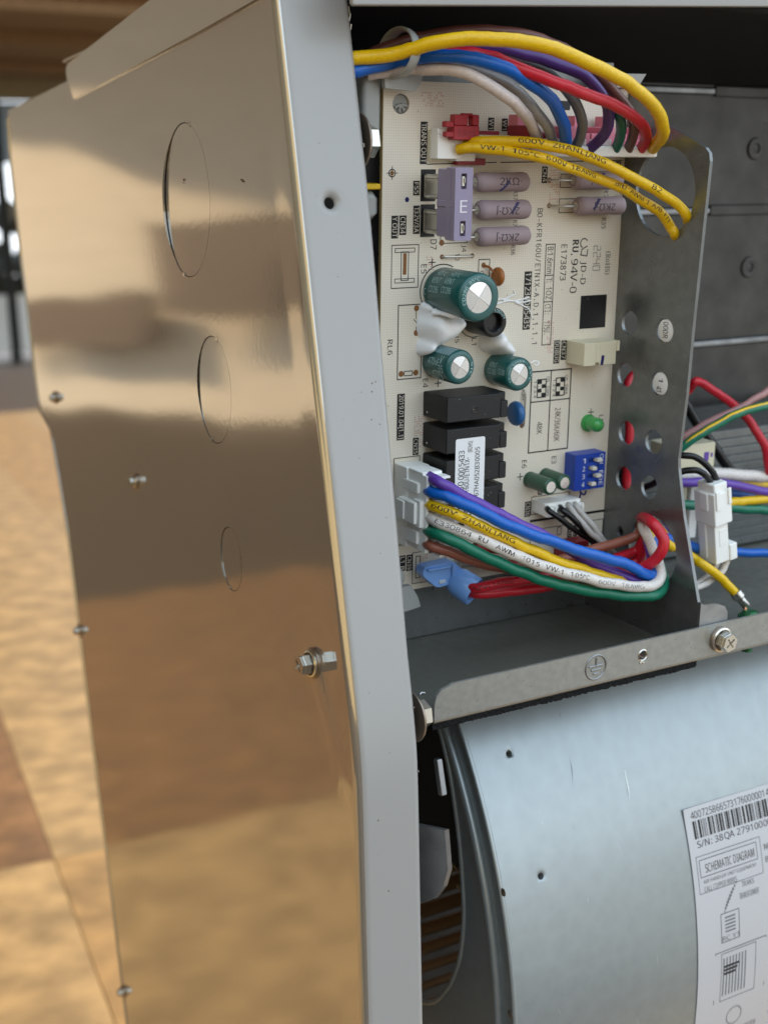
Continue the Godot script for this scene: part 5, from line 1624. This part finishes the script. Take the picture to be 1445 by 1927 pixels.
func plugs() -> void:
	# transformer plug with its red latch
	var t := thing("transformer_plug", "white two way plug under a red latch at the board's upper left", "plug", Vector3(-21, 57, 4))
	part(t, "housing", MB.new().bx(-24.7, -15.4, 53.2, 60.6, 0.8, 5.2, 0.3).bx(-24.4, -19.6, 60.4, 62.2, 0.8, 4.6, 0.3).bx(-17.4, -10.4, 52.6, 55.0, 0.6, 4.4, 0.2), mats.nylon)
	part(t, "header", MB.new().bx(-24.9, -10.5, 52.4, 61.6, 0, 0.9, 0.2), mats.nylon_cream)
	var la := part(t, "latch", MB.new().bx(-21.2, -12.0, 58.8, 63.0, 4.4, 8.6, 0.3).bx(-24.0, -21.0, 62.4, 64.2, 6.0, 8.4, 0.3).bx(-24.0, -21.0, 59.6, 61.2, 6.4, 8.4, 0.3).bx(-21.0, -16.0, 63.0, 66.2, 5.6, 8.4, 0.3).bx(-14.4, -12.0, 63.0, 66.2, 5.6, 8.4, 0.3).bx(-17.4, -13.0, 65.0, 66.6, 5.6, 6.4, 0.2), mats.pvc_red, "red latch piece")
	var le := MB.new()
	letters(le, "EAYS", func(u, v): return Vector3(-19.6 + u * 6.0, 60.0 + v * 1.6, 8.66), Vector3(0, 0, 1), "bold")
	part(la, "embossed_letters", le, mats.dark_pink)
	part(t, "rear_latch", MB.new().bx(-12.0, -2.0, 59.4, 61.6, 1.5, 5.0, 0.3).bx(-16.0, -5.5, 51.4, 53.4, 0.6, 3.0, 0.2), mats.dark_pink)
	# row of plugs for the arching bundle
	var r := thing("plug_row", "long white terminal row with pink plugs along the board's upper right", "plug", Vector3(27, 58, 8))
	part(r, "terminal_row", MB.new().bx(1.0, 51.8, 54.2, 57.6, 0, 16.6, 0.5), mats.nylon)
	part(r, "terminal_row", MB.new().bx(-14.0, 0.8, 55.6, 60.4, 0, 7.0, 0.4), mats.nylon_cream)
	for i in 10:
		var x := 4.9 + i * 5.0
		part(r, "plug_cell", MB.new().bx(x - 2.3, x + 2.3, 57.7, 61.4 if i % 3 else 63.4, 2.0, 12.6, 0.4), mats.pink if i > 2 else mats.dark_pink)
		part(r, "cell_wall", MB.new().bx(x + 2.36, x + 2.9, 57.65, 59.6, 8.0, 16.2, 0.15), mats.nylon)
	for q in [0.0, 22.0, 34.0]:
		part(r, "plug_key", MB.new().bx(3.0 + q, 6.8 + q, 61.5, 66.6, 2.0, 7.0, 0.3), mats.pink)
	part(r, "grey_bar", MB.new().bx(26, 44, 61.8, 63.4, 0, 3.2, 0.3), mats.galv_shaded)
	# six way plug
	var s := thing("six_way_plug", "large white six way plug on the board's lower left edge", "plug", Vector3(-30, -53, 9))
	part(s, "header", MB.new().bx(-34.6, -26.0, -66.4, -40.4, 0, 7.0, 0.3), mats.nylon)
	var cells := []
	for i in 6:
		var y := -43.4 - i * 4.2
		cells.append(MB._dense(PackedVector2Array([Vector2(-32.8, y - 1.7), Vector2(-27.8, y - 1.7), Vector2(-27.8, y + 1.7), Vector2(-32.8, y + 1.7)]), 1.2))
	part(s, "housing", MB.new().bx(-33.8, -26.8, -65.8, -41.2, 4.0, 12.6, 0.3).plate(PackedVector2Array([Vector2(-33.8, -65.8), Vector2(-26.8, -65.8), Vector2(-26.8, -41.2), Vector2(-33.8, -41.2)]), cells, func(p, q): return Vector3(p.x, p.y, 17.6 - 5.1 * q), 1.2).bx(-34.9, -33.6, -47.4, -44.0, 5.0, 14.0, 0.4).bx(-34.9, -33.6, -64.0, -59.6, 5.0, 14.0, 0.4).bx(-33.9, -26.6, -41.4, -40.4, 7.0, 15.4, 0.3), mats.nylon)
	part(s, "latch", MB.new().bx(-36.3, -34.0, -57.2, -50.0, 4.6, 14.6, 0.5).bx(-36.9, -36.0, -56.6, -50.6, 4.6, 9.0, 0.3).bx(-35.2, -33.6, -58.0, -49.2, 12.0, 16.2, 0.3), mats.nylon)
	for i in 7:
		var y := -41.3 - i * 4.2
		part(s, "cavity_wall", MB.new().bx(-30.2, -26.9, y - 0.42, y + 0.3, 17.0, 20.4, 0.12), mats.nylon)
	# five way plug
	var v := thing("five_way_plug", "small white five way plug beside the blue switch", "plug", Vector3(28, -61, 4))
	var slots := []
	for i in 5:
		var x := 22.4 + i * 2.9
		slots.append(MB._dense(PackedVector2Array([Vector2(x - 0.8, -62.9), Vector2(x + 0.8, -62.9), Vector2(x + 0.8, -61.2), Vector2(x - 0.8, -61.2)]), 0.7))
	part(v, "housing", MB.new().bx(20.6, 36.0, -63.6, -60.4, 0, 5.6, 0.2).plate(PackedVector2Array([Vector2(20.6, -63.6), Vector2(36.0, -63.6), Vector2(36.0, -60.4), Vector2(20.6, -60.4)]), slots, func(p, q): return Vector3(p.x, p.y, 8.6 - 3.1 * q), 0.7).bx(20.6, 36.0, -60.5, -59.2, 0, 6.8, 0.2), mats.nylon)
	for i in 5:
		var x := 22.4 + i * 2.9
		part(v, "cavity_wall", MB.new().bx(x + 0.9, x + 1.5, -62.9, -60.2, 6.6, 9.2, 0.1), mats.nylon)
	# blue insulated flag terminal
	var b := thing("spade_terminal", "translucent blue insulated terminal with two red wires at the board's foot", "terminal", Vector3(-20, -77, 10))
	var lift := func(p: Vector2, s: int) -> Vector3: return Vector3(p.x, p.y, 9.6 + (p.x + 20.0) * 0.12 - 4.4 * s)
	part(b, "tab_cover", MB.new().plate(PackedVector2Array([Vector2(-28.6, -75.6), Vector2(-28.0, -73.9), Vector2(-26.6, -73.6), Vector2(-18.6, -72.9), Vector2(-17.4, -73.3), Vector2(-14.2, -76.4), Vector2(-13.2, -79.6), Vector2(-16.4, -81.8), Vector2(-18.6, -80.6), Vector2(-22.6, -81.2), Vector2(-24.0, -80.8), Vector2(-28.2, -77.0)]), [], lift, 2.0), mats.sleeve_blue)
	part(b, "tab_rib", MB.new().bx(-27.6, -17.6, -75.0, -74.2, 8.8, 10.2, 0.3).bx(-18.6, -17.2, -79.8, -73.8, 9.0, 10.6, 0.4), mats.sleeve_blue)
	part(b, "tab_slot", MB.new().box(Vector3(-21.6, -79.4, 9.4), Vector3(2.6, 1.2, 0.5), 0.2), mat("slot_pale", Color(0.74, 0.78, 0.82), 0.4))
	var dir := Vector3(0.46, -0.40, 0.79)
	part(b, "barrel", MB.new().lathe(Vector3(-16.6, -79.2, 6.6), axis(dir), [Vector2(1.5, -1.0), Vector2(3.0, -0.4), Vector2(3.9, 1.2), Vector2(4.9, 3.4), Vector2(5.0, 9.2), Vector2(4.8, 9.6), Vector2(4.3, 9.5), Vector2(4.1, 9.0), Vector2(3.7, 3.2), Vector2(0.02, 2.6)], 36), mats.sleeve_blue)
	# inline connector behind the bracket
	var j := thing("inline_connector", "white two part inline connector hanging right of the bracket", "connector", Vector3(82, -68, 26))
	var jb := Basis(Vector3(0, 0, 1), 0.17) * Basis(Vector3(0, 1, 0), 0.0)
	var jc := Vector3(80.4, -67.6, 25.4)
	var P := func(mb: MB, x0: float, x1: float, y0: float, y1: float, z0: float, z1: float, bev := 0.3) -> void: mb.box(jc + jb * (Vector3(x0 + x1, y0 + y1, z0 + z1) / 2.0), Vector3(x1 - x0, y1 - y0, z1 - z0), bev, jb)
	var up := MB.new()
	P.call(up, -4.0, 4.2, -1.0, 11.0, -5.2, 5.0, 0.4)
	P.call(up, -3.0, 3.4, 10.6, 14.2, -4.4, 4.2, 0.6)
	P.call(up, -3.4, -1.4, 5.0, 11.8, 4.8, 5.6, 0.3)
	P.call(up, 2.2, 3.8, 6.0, 12.0, 4.8, 5.6, 0.3)
	P.call(up, -4.6, -3.8, 4.5, 11.0, -2.0, 2.0, 0.3)
	part(j, "socket_half", up, mats.nylon)
	var lo := MB.new()
	P.call(lo, -3.3, 3.0, -15.6, -0.8, -5.0, 3.8, 0.3)
	P.call(lo, -3.8, -3.2, -14.0, -1.0, -4.0, -0.4, 0.2)
	P.call(lo, 2.8, 6.4, -15.8, -9.6, -0.6, 4.4, 0.4)
	P.call(lo, -1.4, 2.0, -9.0, -3.0, 3.7, 4.0, 0.1)
	part(j, "plug_half", lo, mats.nylon)
	# cream terminal block further back
	var k := thing("terminal_block", "cream terminal block with a purple pen mark behind the inline connector", "terminal block", Vector3(92, -62, -6))
	part(k, "head", MB.new().bx(84, 104, -59, -47.4, -14, 0, 0.6), mats.nylon_cream)
	part(k, "rail", MB.new().bx(88.6, 92.4, -82, -59.2, -10, -1.0, 0.4), mats.nylon_cream)
	part(k, "rail", MB.new().bx(93.2, 97.4, -83.5, -59.2, -10, 0, 0.4), mats.nylon)
	part(k, "pen_mark", MB.new().box(Vector3(99.4, -52.6, 0.05), Vector3(2.4, 3.4, 0.1), 0.03).box(Vector3(102.0, -52.2, 0.05), Vector3(1.0, 1.6, 0.1), 0.03), mats.w_violet)


func wiring() -> void:
	wire("white wire lowest of the bundle arching over the board's top edge", "w_cream", 1.75, "wires arching over the top of the circuit board", [-48.7, 76.7, 4, -38.6, 78.2, 8, -33.9, 78.4, 12, -27.7, 77.9, 20, -21.6, 74.2, 26, -12.3, 68.4, 28, -1.2, 63.6, 20, 6.1, 60.3, 13, 10.6, 57.8, 8])
	wire("light grey wire between the white and the blue wire above the board", "w_lgrey", 1.6, "wires arching over the top of the circuit board", [-45.8, 78.6, 2, -33.2, 80.1, 5, -19.8, 79.7, 10, -11, 75.1, 20, -6, 69.3, 25, 3.7, 63.4, 21, 10.1, 60, 15, 13.5, 57.5, 11])
	wire("blue wire arching from the cable tie to the pink plugs", "w_blue", 1.9, "wires arching over the top of the circuit board", [-56.8, 76.8, 6, -53.4, 77.3, 7, -39.6, 80.8, 10, -31.6, 82, 18, -23.8, 80.6, 26, -14.9, 76.9, 31, -4.1, 71.5, 31, 5.5, 65.2, 26, 11.7, 60.4, 20, 15, 56, 15])
	wire("dark grey wire dropping just right of the blue one to the pink plugs", "w_grey", 1.6, "wires arching over the top of the circuit board", [-36.3, 81.2, 4, -18.6, 83.5, 8, -5.6, 82.3, 14, 0.4, 78.8, 22, 5.2, 73.8, 27, 10.9, 67.7, 27, 16.1, 62.2, 22, 19.6, 56.3, 15])
	wire("purple wire passing under the red one and curling into the pink plugs", "w_purple", 1.75, "wires arching over the top of the circuit board", [-45.8, 81.2, 2, -33.9, 83.7, 6, -22.6, 85.2, 12, -11.9, 84.5, 19, -0.9, 81.4, 26, 8.5, 77.5, 31, 16.3, 71.4, 31, 21.5, 66.6, 28, 24.8, 61, 22, 25, 56.7, 15])
	wire("red wire sloping across the top bundle to the right end of the plugs", "w_red", 1.75, "wires arching over the top of the circuit board", [-49.9, 79.3, 3, -36.9, 82.2, 8, -27.2, 83.1, 16, -20.5, 81.9, 24, -15, 78.7, 31, -6.1, 75.3, 36, 7.2, 71.7, 37, 21.1, 68.5, 34, 32.4, 64.9, 29, 41.8, 60.8, 22, 45.7, 56.5, 15])
	wire("teal green wire mostly hidden behind the red wire near the plugs", "w_teal", 1.6, "wires arching over the top of the circuit board", [-14.1, 85.3, 4, 3.7, 83.5, 12, 11.7, 79.7, 20, 17.8, 75.8, 25, 24.2, 70, 26, 28.3, 65.5, 25, 32.4, 61.4, 21, 35.2, 56.4, 15])
	wire("brown wire hidden behind the yellow arch and dropping beside the red end", "w_brown", 1.65, "wires arching over the top of the circuit board", [-44.7, 82.8, 0, -32.8, 87.2, 4, -20.1, 89.5, 10, -6.9, 89.2, 18, 6.3, 85, 24, 13.9, 79.5, 28, 22, 73.4, 29, 29.5, 67.5, 28, 35.7, 62.3, 23, 40.6, 56.5, 15])
	wire("thick yellow wire, topmost of the bundle arching over the board", "w_yellow", 2, "wires arching over the top of the circuit board", [-58.5, 80.6, 6, -54, 80.7, 8, -46.8, 81.6, 12, -41.9, 83, 16, -36.2, 85.1, 22, -28.3, 86.1, 28, -17.5, 85.7, 34, -5.6, 83.1, 39, 8.9, 78.2, 41, 21.2, 73.8, 40, 33.1, 68.3, 36, 39.4, 63.6, 32, 44.9, 59.9, 25, 50.3, 56.7, 15])
	var ya = wire("printed yellow wire, upper of the two leaving the transformer plug", "w_yellow", 1.62, "yellow wires from the red latched plug", [-13.7, 58.1, 5, -13.3, 58.3, 10, -5.2, 58.8, 17, 4.5, 57.7, 21, 15.6, 55, 23.5, 24.3, 52, 25, 33.4, 48.4, 26.5, 41.4, 44.3, 29.5, 48.8, 39.7, 31, 52.3, 36.3, 31.4, 62, 30.4, 23.5, 80, 18, 5.4])
	var yb = wire("printed yellow wire, lower and nearer of the two leaving the transformer plug", "w_yellow", 1.62, "yellow wires from the red latched plug", [-17.8, 56.2, 6, -16.4, 56.5, 9, -10.4, 56.4, 14, -2.6, 55.2, 18, 5.1, 53.2, 20.5, 14.2, 50.6, 21.5, 24.7, 47.7, 21, 33.3, 44.5, 23, 40.4, 40.8, 24.6, 47, 36.8, 25.5, 50.9, 32.8, 26, 52.3, 30.5, 26.7, 62, 24, 17.9, 80, 10, -1.7])
	wire("purple wire, topmost one leaving the six way white plug", "w_violet", 1.72, "wires looping from the white plug to the lower bracket hole", [-30.6, -42.3, 13, -31.9, -42, 19, -29, -44, 23, -17.9, -50.5, 27, -7.9, -56.1, 29, 3, -62, 30, 9.8, -66, 30, 23.5, -74, 31, 32.2, -78.2, 33, 37.7, -80.6, 35, 43.9, -81.3, 34, 48.7, -79.1, 31, 49.4, -72.9, 28, 52.3, -68.3, 22.1, 62, -69.7, 14.1, 85, -80.3, -3.7])
	wire("blue wire second from the top at the six way white plug", "w_blue", 1.85, "wires looping from the white plug to the lower bracket hole", [-31.1, -46.7, 13, -32.4, -46, 19, -29.6, -46.7, 24, -24.1, -49.6, 28, -17.8, -53.1, 31, -10.8, -56.9, 33, -0.8, -61.1, 35, 10.5, -65.9, 36, 25.4, -71.3, 36.5, 34.9, -75.3, 37, 40.6, -78.8, 37, 46.2, -79.8, 35, 49.5, -76.5, 32, 50.7, -71.2, 28, 52.3, -68.7, 24, 62, -72.9, 24, 90, -83.8, 16.5])
	var yc = wire("printed yellow wire third from the top at the six way white plug", "w_yellow", 1.75, "wires looping from the white plug to the lower bracket hole", [-31, -51, 13, -32.3, -50.3, 19, -29.4, -51.3, 24, -24, -54.1, 28, -14.9, -59, 31, -4.7, -64.4, 33, 6.3, -69.9, 34, 21.2, -76.1, 34, 31.7, -80.1, 34, 39.8, -82.1, 34, 46.2, -80.8, 33, 49.8, -76.2, 30, 50.4, -69.6, 27, 52.3, -69.3, 25.4, 62, -75.4, 25.6])
	var wh = wire("printed white wire looping widest under the blue one to the hole", "w_white", 1.78, "wires looping from the white plug to the lower bracket hole", [-30.9, -55.2, 13, -32.2, -54.6, 19, -29.3, -56.1, 24, -21.7, -59.7, 29, -13.3, -64, 33, -3.8, -68.7, 36, 6.4, -72.7, 38, 13.8, -75.1, 39, 23, -78.1, 40, 33, -80.6, 40.5, 41, -81.4, 40, 46.1, -80.1, 38, 47.8, -77.5, 35, 48.5, -72.2, 30, 47.5, -67.2, 27.5, 52.3, -67.3, 20.9, 66, -70.4, 9.6])
	wire("green wire, lowest loop of the bundle under the white wire", "w_green", 1.85, "wires looping from the white plug to the lower bracket hole", [-31.2, -59.5, 13, -32.4, -58.8, 19, -29.8, -59.8, 25, -19.3, -65.6, 30, -10.1, -70.3, 33, -0, -74.8, 35, 10.9, -78.8, 36.5, 21.6, -81.7, 38, 31.2, -83.8, 39, 39.9, -85, 40, 45.1, -84.6, 39, 49.1, -83.3, 36, 52.4, -81, 31, 51.9, -75.2, 28, 52.3, -71.1, 25.6, 64, -73.9, 17.8])
	wire("brown wire, bottom one of the six way plug, running under the green", "w_lbrown", 1.65, "wires looping from the white plug to the lower bracket hole", [-31, -64, 13, -32.5, -63.1, 19, -27.7, -64.9, 22, -17.2, -69.7, 23, -3.9, -74.1, 22, 10.5, -75.7, 20, 20.8, -75.6, 18, 32, -74.2, 18, 43.5, -72.6, 19, 49.2, -70.6, 21, 50.8, -67.2, 22, 52.3, -67, 19.8, 66, -72, 7])
	var rd = wire("red wire on top where the pair leaves the blue terminal sleeve", "w_red", 1.7, "wires looping from the white plug to the lower bracket hole", [-14.6, -80.7, 7, -14.9, -81.1, 13, -13.3, -80.4, 18, -7.3, -79.2, 20, 5, -79.3, 21, 19.5, -80, 20, 33.8, -79.1, 19, 44.2, -78, 19, 50.3, -76.3, 20, 51.2, -71.9, 22, 52.3, -69.3, 20.3, 64, -73.4, 12.2])
	wire("red wire under its twin where the pair leaves the blue terminal sleeve", "w_red", 1.7, "wires looping from the white plug to the lower bracket hole", [-13.5, -81.9, 6, -12.6, -83.5, 11, -10.4, -83.9, 14, -4.8, -84.3, 15, 1.5, -84, 17, 17.6, -84.2, 18, 32.6, -82.2, 18, 43.2, -81.3, 19, 50.8, -80.6, 20, 51.6, -76.8, 22, 52.3, -71.2, 21.8, 64, -75.2, 14.3])
	wire("red wire bent in a tight loop out of the lower bracket hole", "w_red", 1.9, "wires looping from the white plug to the lower bracket hole", [60, -71, 8.1, 53, -65.1, 19.3, 44.5, -62.1, 33, 45.4, -64.8, 37, 45.5, -67.9, 39, 44.3, -72.6, 38, 42.2, -76.9, 34, 39.6, -79.9, 30, 32.8, -81.5, 26, 24.7, -80.3, 22])
	wire("black wire at the left end of the small five way plug", "w_black", 1, "thin wires of the small white plug", [23.2, -61.4, 5, 20.1, -60.7, 10, 25, -64.9, 12, 32.9, -70.1, 12, 39.5, -74.2, 11, 48.3, -79.5, 10])
	wire("black wire from the middle slot of the small five way plug", "w_black", 1.05, "thin wires of the small white plug", [28.9, -61.6, 5, 25.7, -61.1, 10, 30.4, -65.8, 13, 36.9, -72.9, 13, 44.2, -79.4, 12])
	wire("pale grey wire second from the right at the small five way plug", "w_lgrey2", 1.05, "thin wires of the small white plug", [31.9, -61.4, 5, 28.8, -60.9, 10, 32.7, -67.1, 14, 41.1, -74.7, 14, 45.7, -79.3, 13])
	wire("pale grey wire at the right end of the small five way plug", "w_lgrey2", 1.05, "thin wires of the small white plug", [34.9, -61.4, 5, 31.8, -60.9, 10, 37.4, -68.9, 14, 44.2, -76.3, 14, 48.2, -79.9, 13])
	wire("red wire with a sharp bend above the green and yellow one", "w_red", 1.6, "wires running behind the bracket on the right", [58, -72.4, 16.5, 60, -66.5, 6.3, 60, -55.9, 1.9, 60, -39.6, 2.1, 62, -22.5, -2.5, 72, -19.6, -3, 87.4, -30.3, -8, 100.7, -30.8, -14, 100.3, -26.7, -10, 102.1, -26.5, -10, 106.9, -29.3, -8, 115.8, -35.8, -4, 119.2, -40.7, 0, 121.5, -46.2, 4, 123.7, -52.1, 6, 126.2, -60.6, 6])
	wire("brown and pink wire rising to the right above the green one", "w_pinkbrown", 1.3, "wires running behind the bracket on the right", [83.6, -45.2, 0, 86.2, -43.3, 2, 95.4, -38.1, 5, 104.8, -34.5, 7, 115, -30.3, 8, 126.2, -24.9, 8])
	var gy = wire("green and yellow earth wire rising to the right behind the bracket", "w_green", 1.6, "wires running behind the bracket on the right", [76.5, -49.1, 6, 79.8, -45.2, 8, 86.6, -40.1, 11, 97.2, -35.1, 13, 107.1, -33.1, 13, 117.6, -32.8, 12])
	wire("black wire slanting down behind the cream terminal block", "w_black", 2, "wires running behind the bracket on the right", [112.7, -36.1, -30, 114.2, -39.7, -28, 118.6, -46.6, -26, 122.6, -52.4, -24, 128.8, -60.5, -22, 135.3, -67.7, -22])
	wire("thick white wire running level behind the inline connector", "w_white", 2.2, "wires running behind the bracket on the right", [80.9, -57.7, 2, 88.8, -57.4, 4, 100.1, -58.3, 4, 112.8, -60.3, 4, 132.5, -63.4, 4])
	wire("purple wire running level behind the inline connector", "w_violet", 1.7, "wires running behind the bracket on the right", [77.4, -58.6, 6, 85.2, -58.8, 8, 95.7, -60.3, 8, 105.9, -62.5, 8, 114.2, -64.7, 8, 129, -68.7, 8])
	wire("dark yellow wire just under the thick white one on the right", "w_yellow", 1.6, "wires running behind the bracket on the right", [105.7, -65.1, -2, 119.4, -66.3, -2, 139.4, -68.9, -2])
	wire("dark blue wire in shade between the purple and the yellow one", "w_blue", 1.5, "wires running behind the bracket on the right", [111.3, -68.8, -6, 126.8, -71.9, -6, 144.3, -74.7, -6])
	wire("yellow wire leaving to the right beside the inline connector", "w_yellow", 1.7, "wires running behind the bracket on the right", [100.5, -68.9, 8, 108.8, -69.1, 8, 117.5, -69.6, 8, 129.2, -70.4, 8])
	wire("green wire crossing behind the inline connector", "w_green", 1.8, "wires running behind the bracket on the right", [76.2, -65.2, 8, 82.2, -66.8, 8, 90, -68.4, 8, 109.1, -71.8, 8, 129.8, -75.1, 8])
	wire("blue wire crossing low behind the inline connector", "w_blue", 1.7, "wires running behind the bracket on the right", [83.6, -81.6, 8, 86.7, -82.9, 9, 97.4, -85.9, 9, 112.5, -89.1, 9, 132, -92.4, 8])
	wire("upper thin black wire curving into the inline connector", "w_black", 1.15, "thin wires of the inline connector", [65.6, -46.8, 16, 67.1, -44.6, 20, 70.4, -44.7, 23, 74.1, -46.8, 25, 77.2, -50.1, 26, 79.8, -53.6, 26, 80.5, -55.8, 26])
	wire("lower thin black wire curving into the inline connector", "w_black", 1.15, "thin wires of the inline connector", [60, -60.8, 5.8, 62, -56.6, 11.7, 63.1, -52.5, 18, 66.5, -50.3, 21, 69.9, -49.1, 24, 72.5, -49.9, 26, 76, -52.8, 26, 77.5, -55.4, 26])
	wire("white wire, inner of the two below the inline connector", "w_white", 1.1, "thin wires of the inline connector", [85, -79.8, 25, 84.7, -81.5, 25, 83.8, -85.1, 25, 80.4, -88.8, 25, 73.9, -90.4, 26, 60, -87.8, 33.1])
	wire("white wire, outer of the two below the inline connector", "w_white", 1.15, "thin wires of the inline connector", [86.7, -80.5, 27, 86.7, -82.8, 27, 84.9, -87.1, 27, 79.9, -89.7, 27, 72.6, -91, 28, 60, -89.7, 33.2])
	var ye = wire("yellow wire running down to the crimped earth terminal", "w_yellow", 1.65, "", [60, -68.5, 17.7, 66.3, -75.5, 20, 73, -80.7, 24, 75, -83.2, 28, 80.6, -87.5, 30, 85.8, -92.7, 32, 87.9, -95.5, 33])
	earth = ye
	var ink := mat("wire_ink", Color(0.16, 0.13, 0.08), 0.6)
	var pale := mat("wire_ink_pale", Color(0.50, 0.48, 0.46), 0.6)
	var ref := Vector3(-0.42, 0.30, 0.86)
	wire_print(yb, "VW-1  105°C  600V  18AWG", 7.0, 1.5, 1.6, ref, ink)
	wire_print(yb, "cRU  AWM  I  A/B  FT1", 54.0, 1.35, 1.3, ref, ink)
	wire_print(ya, "600V   ZHANLIANG", 17.0, 1.5, 1.7, ref, ink)
	wire_print(ya, "B2", 64.0, 1.6, 1.4, ref, ink)
	wire_print(yc, "600V  ZHANLIANG", 7.0, 1.5, 1.7, ref, ink)
	wire_print(wh, "E330864   RU   AWM   1015   VW-1   105°C", 8.0, 1.5, 1.45, ref, ink)
	wire_print(wh, "600V   18AWG", 66.0, 1.5, 1.5, ref, pale)
	wire_print(rd, "ZHANLIANG", 6.0, 1.5, 1.5, ref, mat("red_ink", Color(0.36, 0.03, 0.06), 0.6))
	var stripe := PackedVector3Array()
	for q in curves[gy][0]:
		stripe.push_back(q + Vector3(-0.25, 0.95, 0.75))
	part(gy, "yellow_stripe", MB.new().tube(stripe, [0.62], 8), mats.w_yellow)


func small_things() -> void:
	# nylon edge clips that hold the board
	var c := thing("board_clip", "translucent nylon clip hooked over the board's top left corner", "clip", Vector3(-40, 74, 2), "nylon clips round the board")
	part(c, "upright", MB.new().bx(-49.0, -42.2, 60.0, 77.0, -6, 2.4, 1.6), mats.nylon_clear)
	part(c, "hook", MB.new().plate(PackedVector2Array([Vector2(-43.6, 73.0), Vector2(-33.4, 72.4), Vector2(-31.6, 74.4), Vector2(-30.6, 78.4), Vector2(-44.0, 78.6)]), [], func(p, s): return Vector3(p.x, p.y, 6.0 - 2.0 * s), 3.0), mats.nylon_clear)
	var d := thing("board_clip", "translucent nylon clip hooked over the board's top right corner", "clip", Vector3(50, 78, 2), "nylon clips round the board")
	part(d, "hook", MB.new().plate(PackedVector2Array([Vector2(43.6, 75.8), Vector2(52.4, 75.6), Vector2(55.8, 80.2), Vector2(44.6, 80.0)]), [], func(p, s): return Vector3(p.x, p.y, 4.0 - 1.6 * s), 3.0), mats.nylon_clear)
	part(d, "stem", MB.new().bx(44, 50, 75.7, 79.6, -8, 2.2, 0.5), mats.nylon_clear)
	var e := thing("board_clip", "translucent nylon clip at the board's lower left corner below the white plug", "clip", Vector3(-34, -82, 3), "nylon clips round the board")
	part(e, "foot", MB.new().plate(PackedVector2Array([Vector2(-46, -80.5), Vector2(-31.6, -80.0), Vector2(-29.0, -84.2), Vector2(-27.8, -87.8), Vector2(-46, -90.4)]), [], func(p, s): return Vector3(p.x, p.y, 6.4 - 2.2 * s), 3.0), mats.nylon_clear)
	part(e, "button", MB.new().lathe(Vector3(-36.4, -77.4, 0), Basis(), [Vector2(3.6, 0), Vector2(3.6, 4.2), Vector2(3.0, 5.4), Vector2(1.6, 6.0), Vector2(0.02, 6.2)], 28), mats.nylon_clear)
	var f := thing("board_clip", "half hidden nylon clip on the board's left edge beside the fuse clips", "clip", Vector3(-44, 41, 0), "nylon clips round the board")
	part(f, "body", MB.new().bx(-50.0, -41.4, 35.0, 44.0, -7, 1.0, 2.4), mats.nylon_clear)
	part(f, "coloured_core", MB.new().bx(-49.6, -41.2, 44.2, 46.0, -6, 0.4, 0.4), mats.w_yellow)
	# cable tie round the top bundle
	var tie := PackedVector3Array()
	for i in 33:
		var a := TAU * i / 32.0
		tie.push_back(Vector3(-40.4 + 0.9 * sin(a), 82.6 + 6.6 * sin(a), 8.0 + 9.4 * cos(a)))
	var z := thing("cable_tie", "clear cable tie round the bundle above the board's top left corner", "cable tie", Vector3(-40, 82, 8))
	part(z, "strap", MB.new().tube(tie, [1.7], 8, false, 0.35), mats.nylon_clear)
	# earth terminal and its green screw
	var t := thing("ring_terminal", "crimped copper ring terminal on the yellow earth wire", "terminal", Vector3(86, -99, 36))
	var p: PackedVector3Array = curves[earth][0]
	var end := p[p.size() - 1]
	var d3 := (end - p[p.size() - 3]).normalized()
	part(t, "insulation_crimp", MB.new().lathe(end - d3 * 2.6, axis(d3), [Vector2(1.9, 0), Vector2(2.15, 0.2), Vector2(2.15, 2.6), Vector2(1.9, 2.8)], 20), mats.tin)
	part(t, "wire_crimp", MB.new().lathe(end + d3 * 0.6, axis(d3), [Vector2(1.5, 0), Vector2(1.5, 3.2), Vector2(1.2, 4.0)], 18), mats.tin)
	part(t, "ring", MB.new().lathe(EARTH + Vector3(0, -0.4, 0), axis(Vector3(0, 1, 0)), [Vector2(1.6, 0), Vector2(3.7, 0), Vector2(3.7, 0.8), Vector2(1.6, 0.8)], 28).tube(PackedVector3Array([end + d3 * 4.0, EARTH + Vector3(-2.6, 0.2, 1.0)]), [1.2], 10, true, 0.4), mats.copper)
	var s := thing("earth_screw", "green earth screw on the shelf behind its front edge", "screw", EARTH)
	part(s, "head", MB.new().lathe(EARTH + Vector3(0, 0.5, 0), axis(Vector3(0, 1, 0)), [Vector2(4.2, 0), Vector2(4.3, 0.6), Vector2(3.4, 1.3), Vector2(2.6, 2.4), Vector2(1.4, 2.9), Vector2(0.02, 2.9)], 28), mats.green_screw)
	var th := []
	for i in 24:
		th.append(Vector2(1.7 + (0.28 if i % 2 == 0 else 0.0), -12.0 + i * 0.5))
	th.push_front(Vector2(0.05, -12.4))
	part(s, "thread", MB.new().lathe(EARTH, axis(Vector3(0, 1, 0)), th, 16), mats.green_screw)
